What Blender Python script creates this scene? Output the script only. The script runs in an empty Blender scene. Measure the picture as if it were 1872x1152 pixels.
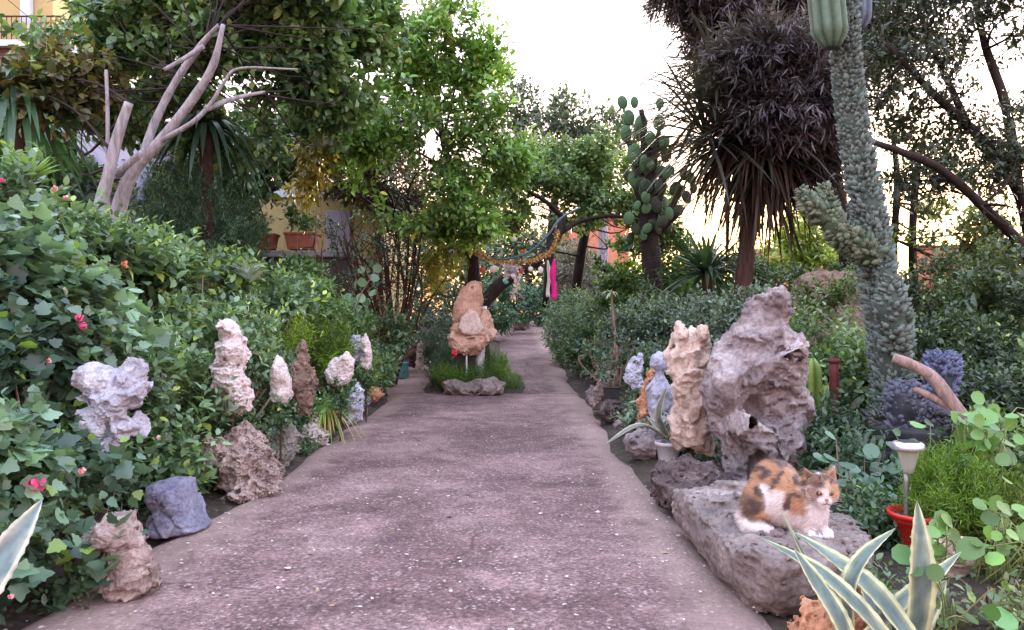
import bpy, math
import numpy as np
rng = np.random.default_rng(11)
R = math.radians
C = bpy.context.scene.collection
# ------------------------------------------------------------------ camera
F, CX, CY, H = 1400.0, 936.0, 576.0, 1.0
cam_d = bpy.data.cameras.new('camera')
cam_d.sensor_width = 36.0
cam_d.lens = F / 1872.0 * 36.0
cam_d.clip_start = 0.05
cam_d.clip_end = 800
cam = bpy.data.objects.new('camera', cam_d)
cam.location = (0, 0, H)
cam.rotation_euler = (R(90), 0, 0)
C.objects.link(cam)
bpy.context.scene.camera = cam
# ------------------------------------------------------------------ world, sun, exposure
SUN_AZ, SUN_EL = 22.0, 6.0          # azimuth to the right of straight ahead
w = bpy.data.worlds.new('World')
bpy.context.scene.world = w
w.use_nodes = True
nt = w.node_tree
nt.nodes.clear()
out = nt.nodes.new('ShaderNodeOutputWorld')
bg = nt.nodes.new('ShaderNodeBackground')
sky = nt.nodes.new('ShaderNodeTexSky')
sky.sky_type = 'NISHITA'
sky.sun_disc = False
sky.sun_elevation = R(SUN_EL)
sky.sun_rotation = R(SUN_AZ)
sky.dust_density = 2.0
sky.ozone_density = 1.6
mx = nt.nodes.new('ShaderNodeMix')
mx.data_type = 'RGBA'
mx.inputs[0].default_value = 0.8
tcw = nt.nodes.new('ShaderNodeTexCoord'); sxy = nt.nodes.new('ShaderNodeSeparateXYZ'); rw = nt.nodes.new('ShaderNodeValToRGB')
nt.links.new(tcw.outputs['Generated'], sxy.inputs[0]); nt.links.new(sxy.outputs[2], rw.inputs[0])
ew = rw.color_ramp.elements; ew.new(.14); ew.new(.42)
for k_, c_ in enumerate([(.80, .32, .18), (.86, .40, .25), (.84, .68, .74), (.70, .76, .96)]):
    ew[k_].position = (0.0, .12, .27, .6)[k_]; ew[k_].color = (*c_, 1)
scw = nt.nodes.new('ShaderNodeVectorMath'); scw.operation = 'SCALE'; scw.inputs[3].default_value = 6.0     # bright evening cloud veil, peach low down
nt.links.new(rw.outputs[0], scw.inputs[0]); nt.links.new(scw.outputs[0], mx.inputs[7])
nt.links.new(sky.outputs[0], mx.inputs[6])
nt.links.new(mx.outputs[2], bg.inputs[0])
bg.inputs[1].default_value = 0.12
nt.links.new(bg.outputs[0], out.inputs[0])
sl = bpy.data.lights.new('sun', 'SUN')
sl.energy = 1.2
sl.angle = R(10)
sl.color = (1.0, 0.80, 0.68)
so = bpy.data.objects.new('sun', sl)
so.rotation_euler = (R(90 - SUN_EL), 0, R(180 - SUN_AZ))
C.objects.link(so)
vs = bpy.context.scene.view_settings
vs.view_transform = 'Standard'
vs.look = 'None'
vs.exposure = 2.75
vs.gamma = 1.0

# ------------------------------------------------------------------ helpers: naming
def thing(name, label, cat, loc=(0, 0, 0), group=None, kind=None):
    o = bpy.data.objects.new(name, None)
    o.empty_display_size = 0.1
    o.location = tuple(float(v) for v in loc)
    C.objects.link(o)
    o['label'] = label
    o['category'] = cat
    if group: o['group'] = group
    if kind: o['kind'] = kind
    return o

def tag(o, label=None, cat=None, group=None, kind=None):
    if label: o['label'] = label
    if cat: o['category'] = cat
    if group: o['group'] = group
    if kind: o['kind'] = kind
    return o

def mesh_obj(name, V, faces, mat, parent=None, smooth=True, col=None, loc=None):
    """V in world space; the object's origin goes to loc (or the parent's place)."""
    V = np.asarray(V, dtype=np.float32)
    if parent is not None:
        o0 = np.array(parent.get('_org', list(parent.location)))
    else:
        o0 = np.array(loc if loc is not None else (0, 0, 0), dtype=float)
    V = V - o0.astype(np.float32)
    me = bpy.data.meshes.new(name)
    if isinstance(faces, np.ndarray):
        nf, k = faces.shape
        me.vertices.add(len(V)); me.vertices.foreach_set('co', V.ravel())
        me.loops.add(nf * k); me.loops.foreach_set('vertex_index', faces.ravel().astype(np.int32))
        me.polygons.add(nf)
        me.polygons.foreach_set('loop_start', np.arange(0, nf * k, k, dtype=np.int32))
        me.polygons.foreach_set('loop_total', np.full(nf, k, dtype=np.int32))
        me.update(calc_edges=True)
    else:
        me.from_pydata(V.tolist(), [], [list(map(int, f)) for f in faces])
        me.update()
    if smooth:
        me.polygons.foreach_set('use_smooth', np.ones(len(me.polygons), dtype=bool))
    if col is not None:
        a = me.color_attributes.new('Col', 'FLOAT_COLOR', 'POINT')
        c4 = np.ones((len(V), 4), dtype=np.float32); c4[:, :3] = col
        a.data.foreach_set('color', c4.ravel())
    me.materials.append(mat)
    o = bpy.data.objects.new(name, me)
    C.objects.link(o)
    if parent is not None:
        o.parent = parent
        o['_org'] = [float(v) for v in o0]
    else:
        o.location = tuple(float(v) for v in o0)
        o['_org'] = [float(v) for v in o0]
    return o

class MB:
    """collects pieces into ONE mesh"""
    def __init__(s): s.v = []; s.f = []; s.c = []; s.n = 0
    def add(s, V, Fc, col=None):
        V = np.asarray(V, float)
        s.v.append(V); s.f += [[int(i) + s.n for i in f] for f in Fc]; s.n += len(V)
        s.c.append(np.tile(np.array(col if col is not None else (1, 1, 1), float), (len(V), 1)) if (col is None or np.ndim(col) == 1) else col)
        return s
    def build(s, name, mat, parent=None, smooth=True, loc=None, usecol=False):
        return mesh_obj(name, np.vstack(s.v), s.f, mat, parent, smooth, np.vstack(s.c) if usecol else None, loc)

def P(px, py, d):
    return np.array([(px - CX) / F * d, d, H - (py - CY) / F * d])
def gz(y):
    y = np.asarray(y, float)
    return np.clip(y - 9.5, 0, 16) * 0.054
def G(px, py):
    k = (py - CY) / F
    d = H / k if k > 0 else 999
    if d > 9.5: d = (H + 0.513) / (k + 0.054)
    return np.array([(px - CX) / F * d, d, float(gz(d))])

# ------------------------------------------------------------------ helpers: noise
def _h(ix, iy, iz, s):
    n = (ix * 374761393 + iy * 668265263 + iz * 2147483647 + s * 1274126177) & 0xFFFFFFFF
    n = ((n ^ (n >> 13)) * 1274126177) & 0xFFFFFFFF
    n = ((n ^ (n >> 16)) * 2246822519) & 0xFFFFFFFF
    return ((n ^ (n >> 15)) & 0xFFFF) / 65535.0 * 2 - 1
def vn(p, s=0):
    p = np.asarray(p, float)
    i = np.floor(p).astype(np.int64); f = p - i
    u = f * f * f * (f * (f * 6 - 15) + 10)
    x, y, z = i[..., 0], i[..., 1], i[..., 2]
    r = 0
    for a in (0, 1):
        wx = u[..., 0] if a else 1 - u[..., 0]
        for b in (0, 1):
            wy = u[..., 1] if b else 1 - u[..., 1]
            for c in (0, 1):
                wz = u[..., 2] if c else 1 - u[..., 2]
                r = r + wx * wy * wz * _h(x + a, y + b, z + c, s)
    return r
def fbm(p, s=0, o=4, g=0.5, ridged=False):
    r = 0; a = 1.0; t = 0; p = np.asarray(p, float)
    for k in range(o):
        n = vn(p, s + k * 17)
        if ridged: n = 1 - 2 * np.abs(n)
        r = r + a * n; t += a; a *= g; p = p * 2.03 + 5.1
    return r / t

# ------------------------------------------------------------------ helpers: implicit surfaces -> mesh (surface nets)
def nets(fn, lo, hi, h):
    lo = np.array(lo, float); hi = np.array(hi, float)
    n = np.ceil((hi - lo) / h).astype(int) + 1
    ax = [lo[k] + np.arange(n[k]) * h for k in range(3)]
    X = np.stack(np.meshgrid(*ax, indexing='ij'), -1)
    v = fn(X)
    s = v < 0
    nx, ny, nz = n
    cnt = np.zeros((nx - 1, ny - 1, nz - 1)); acc = np.zeros((nx - 1, ny - 1, nz - 1, 3))
    def sl(o): return tuple(slice(o[k], n[k] - 1 + o[k]) for k in range(3))
    for axn in range(3):
        o2 = [k for k in range(3) if k != axn]
        for a in (0, 1):
            for b in (0, 1):
                q0 = [0, 0, 0]; q0[o2[0]] = a; q0[o2[1]] = b
                q1 = list(q0); q1[axn] = 1
                A, B = v[sl(q0)], v[sl(q1)]
                m = (A < 0) != (B < 0)
                t = np.where(m, A / np.where(m, A - B, 1), 0)
                cnt += m
                pt = X[sl(q0)].copy(); pt[..., axn] += t * h
                acc += pt * m[..., None]
    act = cnt > 0
    idx = -np.ones(act.shape, int); idx[act] = np.arange(act.sum())
    V = acc[act] / cnt[act][:, None]
    Q = []
    for axn in range(3):
        o2 = [k for k in range(3) if k != axn]
        a0 = [slice(None)] * 3; a0[axn] = slice(0, -1); a1 = [slice(None)] * 3; a1[axn] = slice(1, None)
        for k in o2: a0[k] = slice(1, -1); a1[k] = slice(1, -1)
        A, B = s[tuple(a0)], s[tuple(a1)]
        m = A != B
        ii = np.argwhere(m)
        if not len(ii): continue
        inside = A[m]
        base = ii.copy()
        for k in o2: base[:, k] += 1
        def cid(da, db):
            c = base.copy(); c[:, o2[0]] -= da; c[:, o2[1]] -= db
            return idx[c[:, 0], c[:, 1], c[:, 2]]
        q = np.stack([cid(1, 1), cid(0, 1), cid(0, 0), cid(1, 0)], 1)
        flip = inside if axn != 1 else ~inside
        q[~flip] = q[~flip][:, ::-1]
        Q.append(q)
    return V, np.vstack(Q)

def smin(a, b, k):
    h = np.clip(0.5 + 0.5 * (b - a) / k, 0, 1)
    return b + (a - b) * h - k * h * (1 - h)
def smax(a, b, k): return -smin(-a, -b, k)
def ell(p, c, r):
    q = (p - np.array(c)) / np.array(r)
    k0 = np.linalg.norm(q, axis=-1); k1 = np.linalg.norm(q / np.array(r), axis=-1)
    return k0 * (k0 - 1) / np.maximum(k1, 1e-6)
def caps(p, a, b, ra, rb):
    a = np.array(a, float); b = np.array(b, float); ab = b - a
    t = np.clip(((p - a) @ ab) / (ab @ ab), 0, 1)
    return np.linalg.norm(p - a - t[..., None] * ab, axis=-1) - (ra + (rb - ra) * t)
def polysd(X, Y, poly):
    poly = np.asarray(poly, float); n = len(poly)
    d = np.full(X.shape, 1e9); ins = np.zeros(X.shape, bool)
    for i in range(n):
        x1, y1 = poly[i]; x2, y2 = poly[(i + 1) % n]
        ex, ey = x2 - x1, y2 - y1
        t = np.clip(((X - x1) * ex + (Y - y1) * ey) / (ex * ex + ey * ey + 1e-12), 0, 1)
        d = np.minimum(d, np.hypot(X - x1 - t * ex, Y - y1 - t * ey))
        c = ((y1 > Y) != (y2 > Y)) & (X < (x2 - x1) * (Y - y1) / (y2 - y1 + 1e-12) + x1)
        ins ^= c
    return np.where(ins, d, -d)      # positive inside

# ------------------------------------------------------------------ helpers: tubes, lathes, boxes
def spline(pts, n):
    pts = np.asarray(pts, float)
    if len(pts) == 2: return pts[0] + (pts[1] - pts[0]) * np.linspace(0, 1, n)[:, None]
    q = np.vstack([2 * pts[0] - pts[1], pts, 2 * pts[-1] - pts[-2]])
    m = len(pts) - 1; t = np.linspace(0, m, n); i = np.minimum(t.astype(int), m - 1); f = (t - i)[:, None]
    p0, p1, p2, p3 = q[i], q[i + 1], q[i + 2], q[i + 3]
    return 0.5 * (2 * p1 + (p2 - p0) * f + (2 * p0 - 5 * p1 + 4 * p2 - p3) * f ** 2 + (3 * p1 - p0 - 3 * p2 + p3) * f ** 3)
def tube(pts, rad, n=None, k=8, rough=0.0, seed=0, cap=True):
    pts = np.asarray(pts, float)
    if n is None: n = max(2, (len(pts) - 1) * 5 + 1)
    c = spline(pts, n)
    rad = np.atleast_1d(np.asarray(rad, float))
    r = np.interp(np.linspace(0, 1, n), np.linspace(0, 1, len(rad)), rad) if len(rad) > 1 else np.full(n, rad[0])
    T = np.gradient(c, axis=0); T /= np.linalg.norm(T, axis=1)[:, None] + 1e-9
    up = np.array([0.13, 0.97, 0.21]) if abs(T[0] @ np.array([0, 1, 0])) < 0.9 else np.array([1.0, 0, 0])
    V = np.zeros((n, k, 3)); an = np.linspace(0, 2 * np.pi, k, endpoint=False)
    u = np.cross(T[0], up); u /= np.linalg.norm(u)
    for i in range(n):
        u = u - (u @ T[i]) * T[i]; u /= np.linalg.norm(u) + 1e-9
        v = np.cross(T[i], u)
        V[i] = c[i] + r[i] * (np.cos(an)[:, None] * u + np.sin(an)[:, None] * v)
    if rough:
        D = (V - c[:, None, :])
        V = c[:, None, :] + D * (1 + rough * fbm(V * (0.35 / max(r.mean(), 1e-3)), seed, 3)[..., None])
    V = V.reshape(-1, 3)
    f = [[i * k + j, i * k + (j + 1) % k, (i + 1) * k + (j + 1) % k, (i + 1) * k + j] for i in range(n - 1) for j in range(k)]
    if cap: f += [list(range(k))[::-1], [(n - 1) * k + j for j in range(k)]]
    return V, f
def lathe(prof, c, k=28, lean=(0, 0)):
    prof = np.asarray(prof, float); an = np.linspace(0, 2 * np.pi, k, endpoint=False); V = []
    for r, z in prof:
        V.append(np.stack([c[0] + r * np.cos(an) + lean[0] * z, c[1] + r * np.sin(an) + lean[1] * z, np.full(k, c[2] + z)], 1))
    n = len(prof); V = np.vstack(V)
    f = [[i * k + j, i * k + (j + 1) % k, (i + 1) * k + (j + 1) % k, (i + 1) * k + j] for i in range(n - 1) for j in range(k)]
    f += [list(range(k))[::-1], [(n - 1) * k + j for j in range(k)]]
    return V, f
def box(lo, hi):
    x0, y0, z0 = lo; x1, y1, z1 = hi
    V = [(x0, y0, z0), (x1, y0, z0), (x1, y1, z0), (x0, y1, z0), (x0, y0, z1), (x1, y0, z1), (x1, y1, z1), (x0, y1, z1)]
    return V, [[0, 3, 2, 1], [4, 5, 6, 7], [0, 1, 5, 4], [1, 2, 6, 5], [2, 3, 7, 6], [3, 0, 4, 7]]
def bevel(o, w=0.01, s=2):
    m = o.modifiers.new('bevel', 'BEVEL'); m.width = w; m.segments = s; m.limit_method = 'ANGLE'
    return o

# ------------------------------------------------------------------ materials
def newmat(name):
    m = bpy.data.materials.new(name); m.use_nodes = True
    n = m.node_tree; b = n.nodes['Principled BSDF']
    return m, n, b
def N(n, t, **k):
    x = n.nodes.new(t)
    for a, v in k.items(): setattr(x, a, v)
    return x
def ramp(n, fac, stops):
    r = n.nodes.new('ShaderNodeValToRGB'); e = r.color_ramp.elements
    while len(e) < len(stops): e.new(0.5)
    for i, (p, c) in enumerate(stops):
        e[i].position = p; e[i].color = (*c, 1) if len(c) == 3 else c
    n.links.new(fac, r.inputs[0]); return r
def g1(v): return (v, v, v)
def mixc(n, fac, a, b, mode='MIX'):
    x = n.nodes.new('ShaderNodeMix'); x.data_type = 'RGBA'; x.blend_type = mode
    for s, v in ((0, fac), (6, a), (7, b)):
        if hasattr(v, 'links'): n.links.new(v, x.inputs[s])
        else: x.inputs[s].default_value = v if s == 0 else (*v, 1)
    return x.outputs[2]
def noise_t(n, co, sc, det=6, rough=0.6, dist=0.0):
    t = N(n, 'ShaderNodeTexNoise'); t.inputs['Scale'].default_value = sc; t.inputs['Detail'].default_value = det
    t.inputs['Roughness'].default_value = rough; t.inputs['Distortion'].default_value = dist
    n.links.new(co, t.inputs['Vector']); return t.outputs[0]
def coord(n, sc=(1, 1, 1)):
    tc = N(n, 'ShaderNodeTexCoord'); mp = N(n, 'ShaderNodeMapping'); mp.inputs['Scale'].default_value = sc
    n.links.new(tc.outputs['Object'], mp.inputs[0]); return mp.outputs[0]
def bump(n, b, hs, st=0.5, dist=0.01):
    bp = N(n, 'ShaderNodeBump'); bp.inputs['Strength'].default_value = st; bp.inputs['Distance'].default_value = dist
    n.links.new(hs, bp.inputs['Height']); n.links.new(bp.outputs[0], b.inputs['Normal'])
def math2(n, op, a, b):
    x = N(n, 'ShaderNodeMath', operation=op)
    for i, v in enumerate((a, b)):
        if hasattr(v, 'links'): n.links.new(v, x.inputs[i])
        else: x.inputs[i].default_value = v
    return x.outputs[0]

def rockmat(name, c1, c2, c3, sc=9.0, pit=0.5, bst=0.8, stain=None):
    m, n, b = newmat(name); co = coord(n)
    a = noise_t(n, co, sc * 0.55, 8, 0.65, 0.4)
    f = noise_t(n, co, sc * 7, 6, 0.7)
    v = N(n, 'ShaderNodeTexVoronoi', feature='SMOOTH_F1'); v.inputs['Scale'].default_value = sc * 3.2
    wv = noise_t(n, co, sc * 2, 4, 0.6)
    w2 = mixc(n, 0.12, co, wv, 'ADD'); n.links.new(w2, v.inputs['Vector'])
    r1 = ramp(n, a, [(0.30, c1), (0.52, c2), (0.72, c3)])
    r2 = ramp(n, f, [(0.34, g1(0.55)), (0.5, g1(0.95)), (0.66, g1(1.2))])
    col = mixc(n, 0.8, r1.outputs[0], r2.outputs[0], 'MULTIPLY')
    r3 = ramp(n, v.outputs[0], [(0.03, g1(0.25)), (0.22, g1(1.0))])
    big = noise_t(n, co, sc * 0.8, 3, 0.5)
    gate = ramp(n, big, [(0.45, g1(0)), (0.6, g1(pit))])
    col = mixc(n, gate.outputs[0], col, mixc(n, 1.0, col, r3.outputs[0], 'MULTIPLY'))
    if stain:
        sm = ramp(n, noise_t(n, co, sc * 0.35, 4, 0.6), [(0.52, g1(0)), (0.66, g1(0.75))])
        col = mixc(n, sm.outputs[0], col, stain)
    n.links.new(col, b.inputs['Base Color'])
    b.inputs['Roughness'].default_value = 0.9
    b.inputs['Specular IOR Level'].default_value = 0.25
    hh = math2(n, 'ADD', math2(n, 'MULTIPLY', f, 0.35), math2(n, 'MULTIPLY', mixc(n, gate.outputs[0], g1(1), r3.outputs[0]), 0.6))
    hh = math2(n, 'ADD', hh, math2(n, 'MULTIPLY', noise_t(n, co, sc * 2.2, 5, 0.6), 0.8))
    bump(n, b, hh, bst, 0.02)
    return m

def leafmat(name, trans=0.3, rough=0.5, spec=0.35):
    m, n, b = newmat(name)
    at = N(n, 'ShaderNodeAttribute'); at.attribute_name = 'Col'
    n.links.new(at.outputs[0], b.inputs['Base Color'])
    b.inputs['Roughness'].default_value = rough; b.inputs['Specular IOR Level'].default_value = spec
    tr = N(n, 'ShaderNodeBsdfTranslucent')
    tc = mixc(n, 1.0, at.outputs[0], (1.5, 1.45, 0.7), 'MULTIPLY'); n.links.new(tc, tr.inputs[0])
    ms = N(n, 'ShaderNodeMixShader'); ms.inputs[0].default_value = trans
    n.links.new(b.outputs[0], ms.inputs[1]); n.links.new(tr.outputs[0], ms.inputs[2])
    n.links.new(ms.outputs[0], n.nodes['Material Output'].inputs[0])
    return m
def plain(name, c, rough=0.6, spec=0.4, var=0.25, sc=12, metal=0, bst=0.2, c2=None):
    m, n, b = newmat(name); co = coord(n)
    a = noise_t(n, co, sc, 5, 0.6)
    c2 = c2 or tuple(x * (1 - var) for x in c)
    r = ramp(n, a, [(0.35, c2), (0.62, c)])
    n.links.new(r.outputs[0], b.inputs['Base Color'])
    b.inputs['Roughness'].default_value = rough; b.inputs['Specular IOR Level'].default_value = spec
    b.inputs['Metallic'].default_value = metal
    if bst: bump(n, b, noise_t(n, co, sc * 4, 4), bst, 0.004)
    return m
def barkmat(name, c1, c2, sc=14, stretch=0.25):
    m, n, b = newmat(name); co = coord(n, (1, 1, stretch))
    a = noise_t(n, co, sc, 8, 0.7, 0.5); r = ramp(n, a, [(0.3, c1), (0.65, c2)])
    n.links.new(r.outputs[0], b.inputs['Base Color']); b.inputs['Roughness'].default_value = 0.9
    b.inputs['Specular IOR Level'].default_value = 0.2
    bump(n, b, noise_t(n, co, sc * 2.2, 6, 0.7), 0.9, 0.012)
    return m
def colmat(name, rough=0.8, spec=0.2, bsc=60, bst=0.3, sheen=0):
    m, n, b = newmat(name)
    at = N(n, 'ShaderNodeAttribute'); at.attribute_name = 'Col'
    co = coord(n)
    r = ramp(n, noise_t(n, co, bsc, 5), [(0.3, g1(0.75)), (0.7, g1(1.12))])
    n.links.new(mixc(n, 1.0, at.outputs[0], r.outputs[0], 'MULTIPLY'), b.inputs['Base Color'])
    b.inputs['Roughness'].default_value = rough; b.inputs['Specular IOR Level'].default_value = spec
    b.inputs['Sheen Weight'].default_value = sheen
    if bst: bump(n, b, noise_t(n, co, bsc * 1.6, 4), bst, 0.004)
    return m

# ------------------------------------------------------------------ leaves
# template: vertices (s across, t along, u up), faces
def T_oval(k=1.0, fold=0.12, droop=0.12):      # unit length, width k
    v = np.array([(0, 0, 0), (-.42 * k, .32, fold * k), (0, .36, 0), (.42 * k, .32, fold * k), (-.36 * k, .68, fold * k - droop * .4), (0, .70, -droop * .4), (.36 * k, .68, fold * k - droop * .4), (0, 1, -droop)], float)
    return v, [[0, 2, 1], [0, 3, 2], [1, 2, 5, 4], [2, 3, 6, 5], [4, 5, 7], [5, 6, 7]]
def T_tri(k=.5):
    v = np.array([(0, 0, 0), (-.5 * k, .45, .05), (0, 1, -.08), (.5 * k, .45, .05)], float)
    return v, [[0, 3, 2], [0, 2, 1]]
def T_round(k=1.0, m=8):
    an = np.linspace(0, 2 * np.pi, m, endpoint=False) - np.pi / 2
    v = np.vstack([[(0, .5, -.07)], np.stack([.5 * k * np.cos(an), .5 + .5 * np.sin(an), .04 * np.cos(2 * an)], 1)])
    return v, [[0, 1 + i, 1 + (i + 1) % m] for i in range(m)]
def T_lobe(k=1.0):                              # ivy / lantana like, broad with toothed lobes
    o = [(0, 0), (.34, .02), (.52, .22), (.40, .38), (.46, .58), (.26, .66), (.16, .86), (0, 1.0), (-.16, .86), (-.26, .66), (-.46, .58), (-.40, .38), (-.52, .22), (-.34, .02)]
    v = np.array([(0, .45, -.05)] + [(x * k, y, .10 * abs(x) - .12 * y * y) for x, y in o], float); m = len(o)
    return v, [[0, 1 + i, 1 + (i + 1) % m] for i in range(m)]
def T_needle(k=.06):
    v = np.array([(-k / 2, 0, 0), (k / 2, 0, 0), (0, 1, -.05)], float)
    return v, [[0, 1, 2]]

def frames(dr, nm):
    t = dr / (np.linalg.norm(dr, axis=1)[:, None] + 1e-9)
    s = np.cross(t, nm); s /= np.linalg.norm(s, axis=1)[:, None] + 1e-9
    u = np.cross(s, t)
    return s, t, u
def place(tpl, pos, dr, nm, size, col, width=None):
    v, f = tpl; s, t, u = frames(dr, nm); n = len(pos); m = len(v)
    size = np.broadcast_to(size, (n,)); width = size if width is None else np.broadcast_to(width, (n,))
    V = pos[:, None, :] + (v[None, :, 0, None] * s[:, None, :]) * width[:, None, None] + (v[None, :, 1, None] * t[:, None, :] + v[None, :, 2, None] * u[:, None, :]) * size[:, None, None]
    L = []
    for q in sorted(set(len(x) for x in f)):
        fq = np.array([x for x in f if len(x) == q])
        L.append((fq[None] + (np.arange(n) * m)[:, None, None]).reshape(-1, q))
    return V.reshape(-1, 3), L, np.repeat(col, m, axis=0)
def leaf_obj(name, packs, mat, parent=None, loc=None):
    Vs, tri, quad, cs, o = [], [], [], [], 0
    for V, L, c in packs:
        Vs.append(V); cs.append(c)
        for a in L:
            if a.shape[1] == 3: tri.append(a + o)
            else:
                a = a + o; tri.append(a[:, [0, 1, 2]]); tri.append(a[:, [0, 2, 3]])
        o += len(V)
    return mesh_obj(name, np.vstack(Vs), np.vstack(tri), mat, parent, True, np.clip(np.vstack(cs), 0, 1), loc)

def rdir(n):
    v = rng.normal(size=(n, 3)); return v / np.linalg.norm(v, axis=1)[:, None]
def leafcols(pos, ca, cb, var=.25, scale=2.5, alt=None, altp=0.0):
    n = len(pos)
    k = np.clip(.5 + .6 * fbm(pos * scale, 5, 2) + rng.normal(0, .22, n), 0, 1)[:, None]
    k = k ** 1.25; c = np.array(ca) * .78 * (1 - k) + np.array(cb) * 1.08 * k
    c = c * np.exp(rng.normal(0, var, n))[:, None]
    if alt is not None:
        m = rng.random(n) < altp * (1 + fbm(pos * 1.7, 9, 2)) ; c[m] = np.array(alt) * np.exp(rng.normal(0, .2, m.sum()))[:, None]
    return c
def blob_points(blobs, n, shell=.55, gap=.0, gs=2.2, seed=0):
    """random points in a union of ellipsoids (c, r), biased to the shell"""
    vol = np.array([b[1][0] * b[1][1] * b[1][2] for b in blobs]) ** .72; vol /= vol.sum()
    P_, D_ = [], []
    for (c, r), k in zip(blobs, rng.multinomial(int(n * (1.7 if gap else 1)), vol)):
        d = rdir(k); rr = (shell + (1 - shell) * rng.random(k)) ** .8
        lump = 1 + .22 * fbm(d * 2.1 + np.array(c) * 3, seed + 3, 3)
        P_.append(np.array(c) + d * (rr * lump)[:, None] * np.array(r)); D_.append(d)
    P_, D_ = np.vstack(P_), np.vstack(D_)
    if gap:
        m = fbm(P_ * gs, seed + 40, 3) > (gap - .5) * .8
        P_, D_ = P_[m], D_[m]
    return P_, D_
def foliage(blobs, twigs, per, L, tpl, ca, cb, wd=1.0, up=.5, tw=.16, shell=.5, gap=.0, gs=2.2, var=.22, alt=None, altp=0., droop=0., seed=0, spread=1.0, zmin=None, cs=2.5):
    p, d = blob_points(blobs, twigs, shell, gap, gs, seed)
    if zmin is not None:
        m = p[:, 2] > zmin; p, d = p[m], d[m]
    n = len(p)
    td = d * .7 + rdir(n) * .55 + np.array([0, 0, up - droop]); td /= np.linalg.norm(td, axis=1)[:, None]
    T = np.repeat(td, per, 0); B = np.repeat(p, per, 0)
    k = np.tile(np.arange(per), n) / max(per - 1, 1)
    ph = np.tile(np.arange(per) * 2.4, n) + np.repeat(rng.random(n) * 6.28, per)
    a = np.cross(T, np.array([.3, .2, 1.0])); a /= np.linalg.norm(a, axis=1)[:, None] + 1e-9
    b = np.cross(T, a)
    side = np.cos(ph)[:, None] * a + np.sin(ph)[:, None] * b
    pos = B + T * ((k - .5) * tw)[:, None] + rng.normal(0, L * .12, B.shape)
    dr = side * spread + T * (.35 + .8 * k)[:, None] + rng.normal(0, .22, B.shape); dr[:, 2] -= droop
    nm = np.array([0, 0, 1.0]) * .8 + T * .6 + rng.normal(0, .35, B.shape)
    sz = L * np.exp(rng.normal(0, .22, len(pos))) * (1.1 - .35 * k)
    return place(tpl, pos, dr, nm, sz, leafcols(pos, ca, cb, var, cs, alt, altp), sz * wd)
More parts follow.
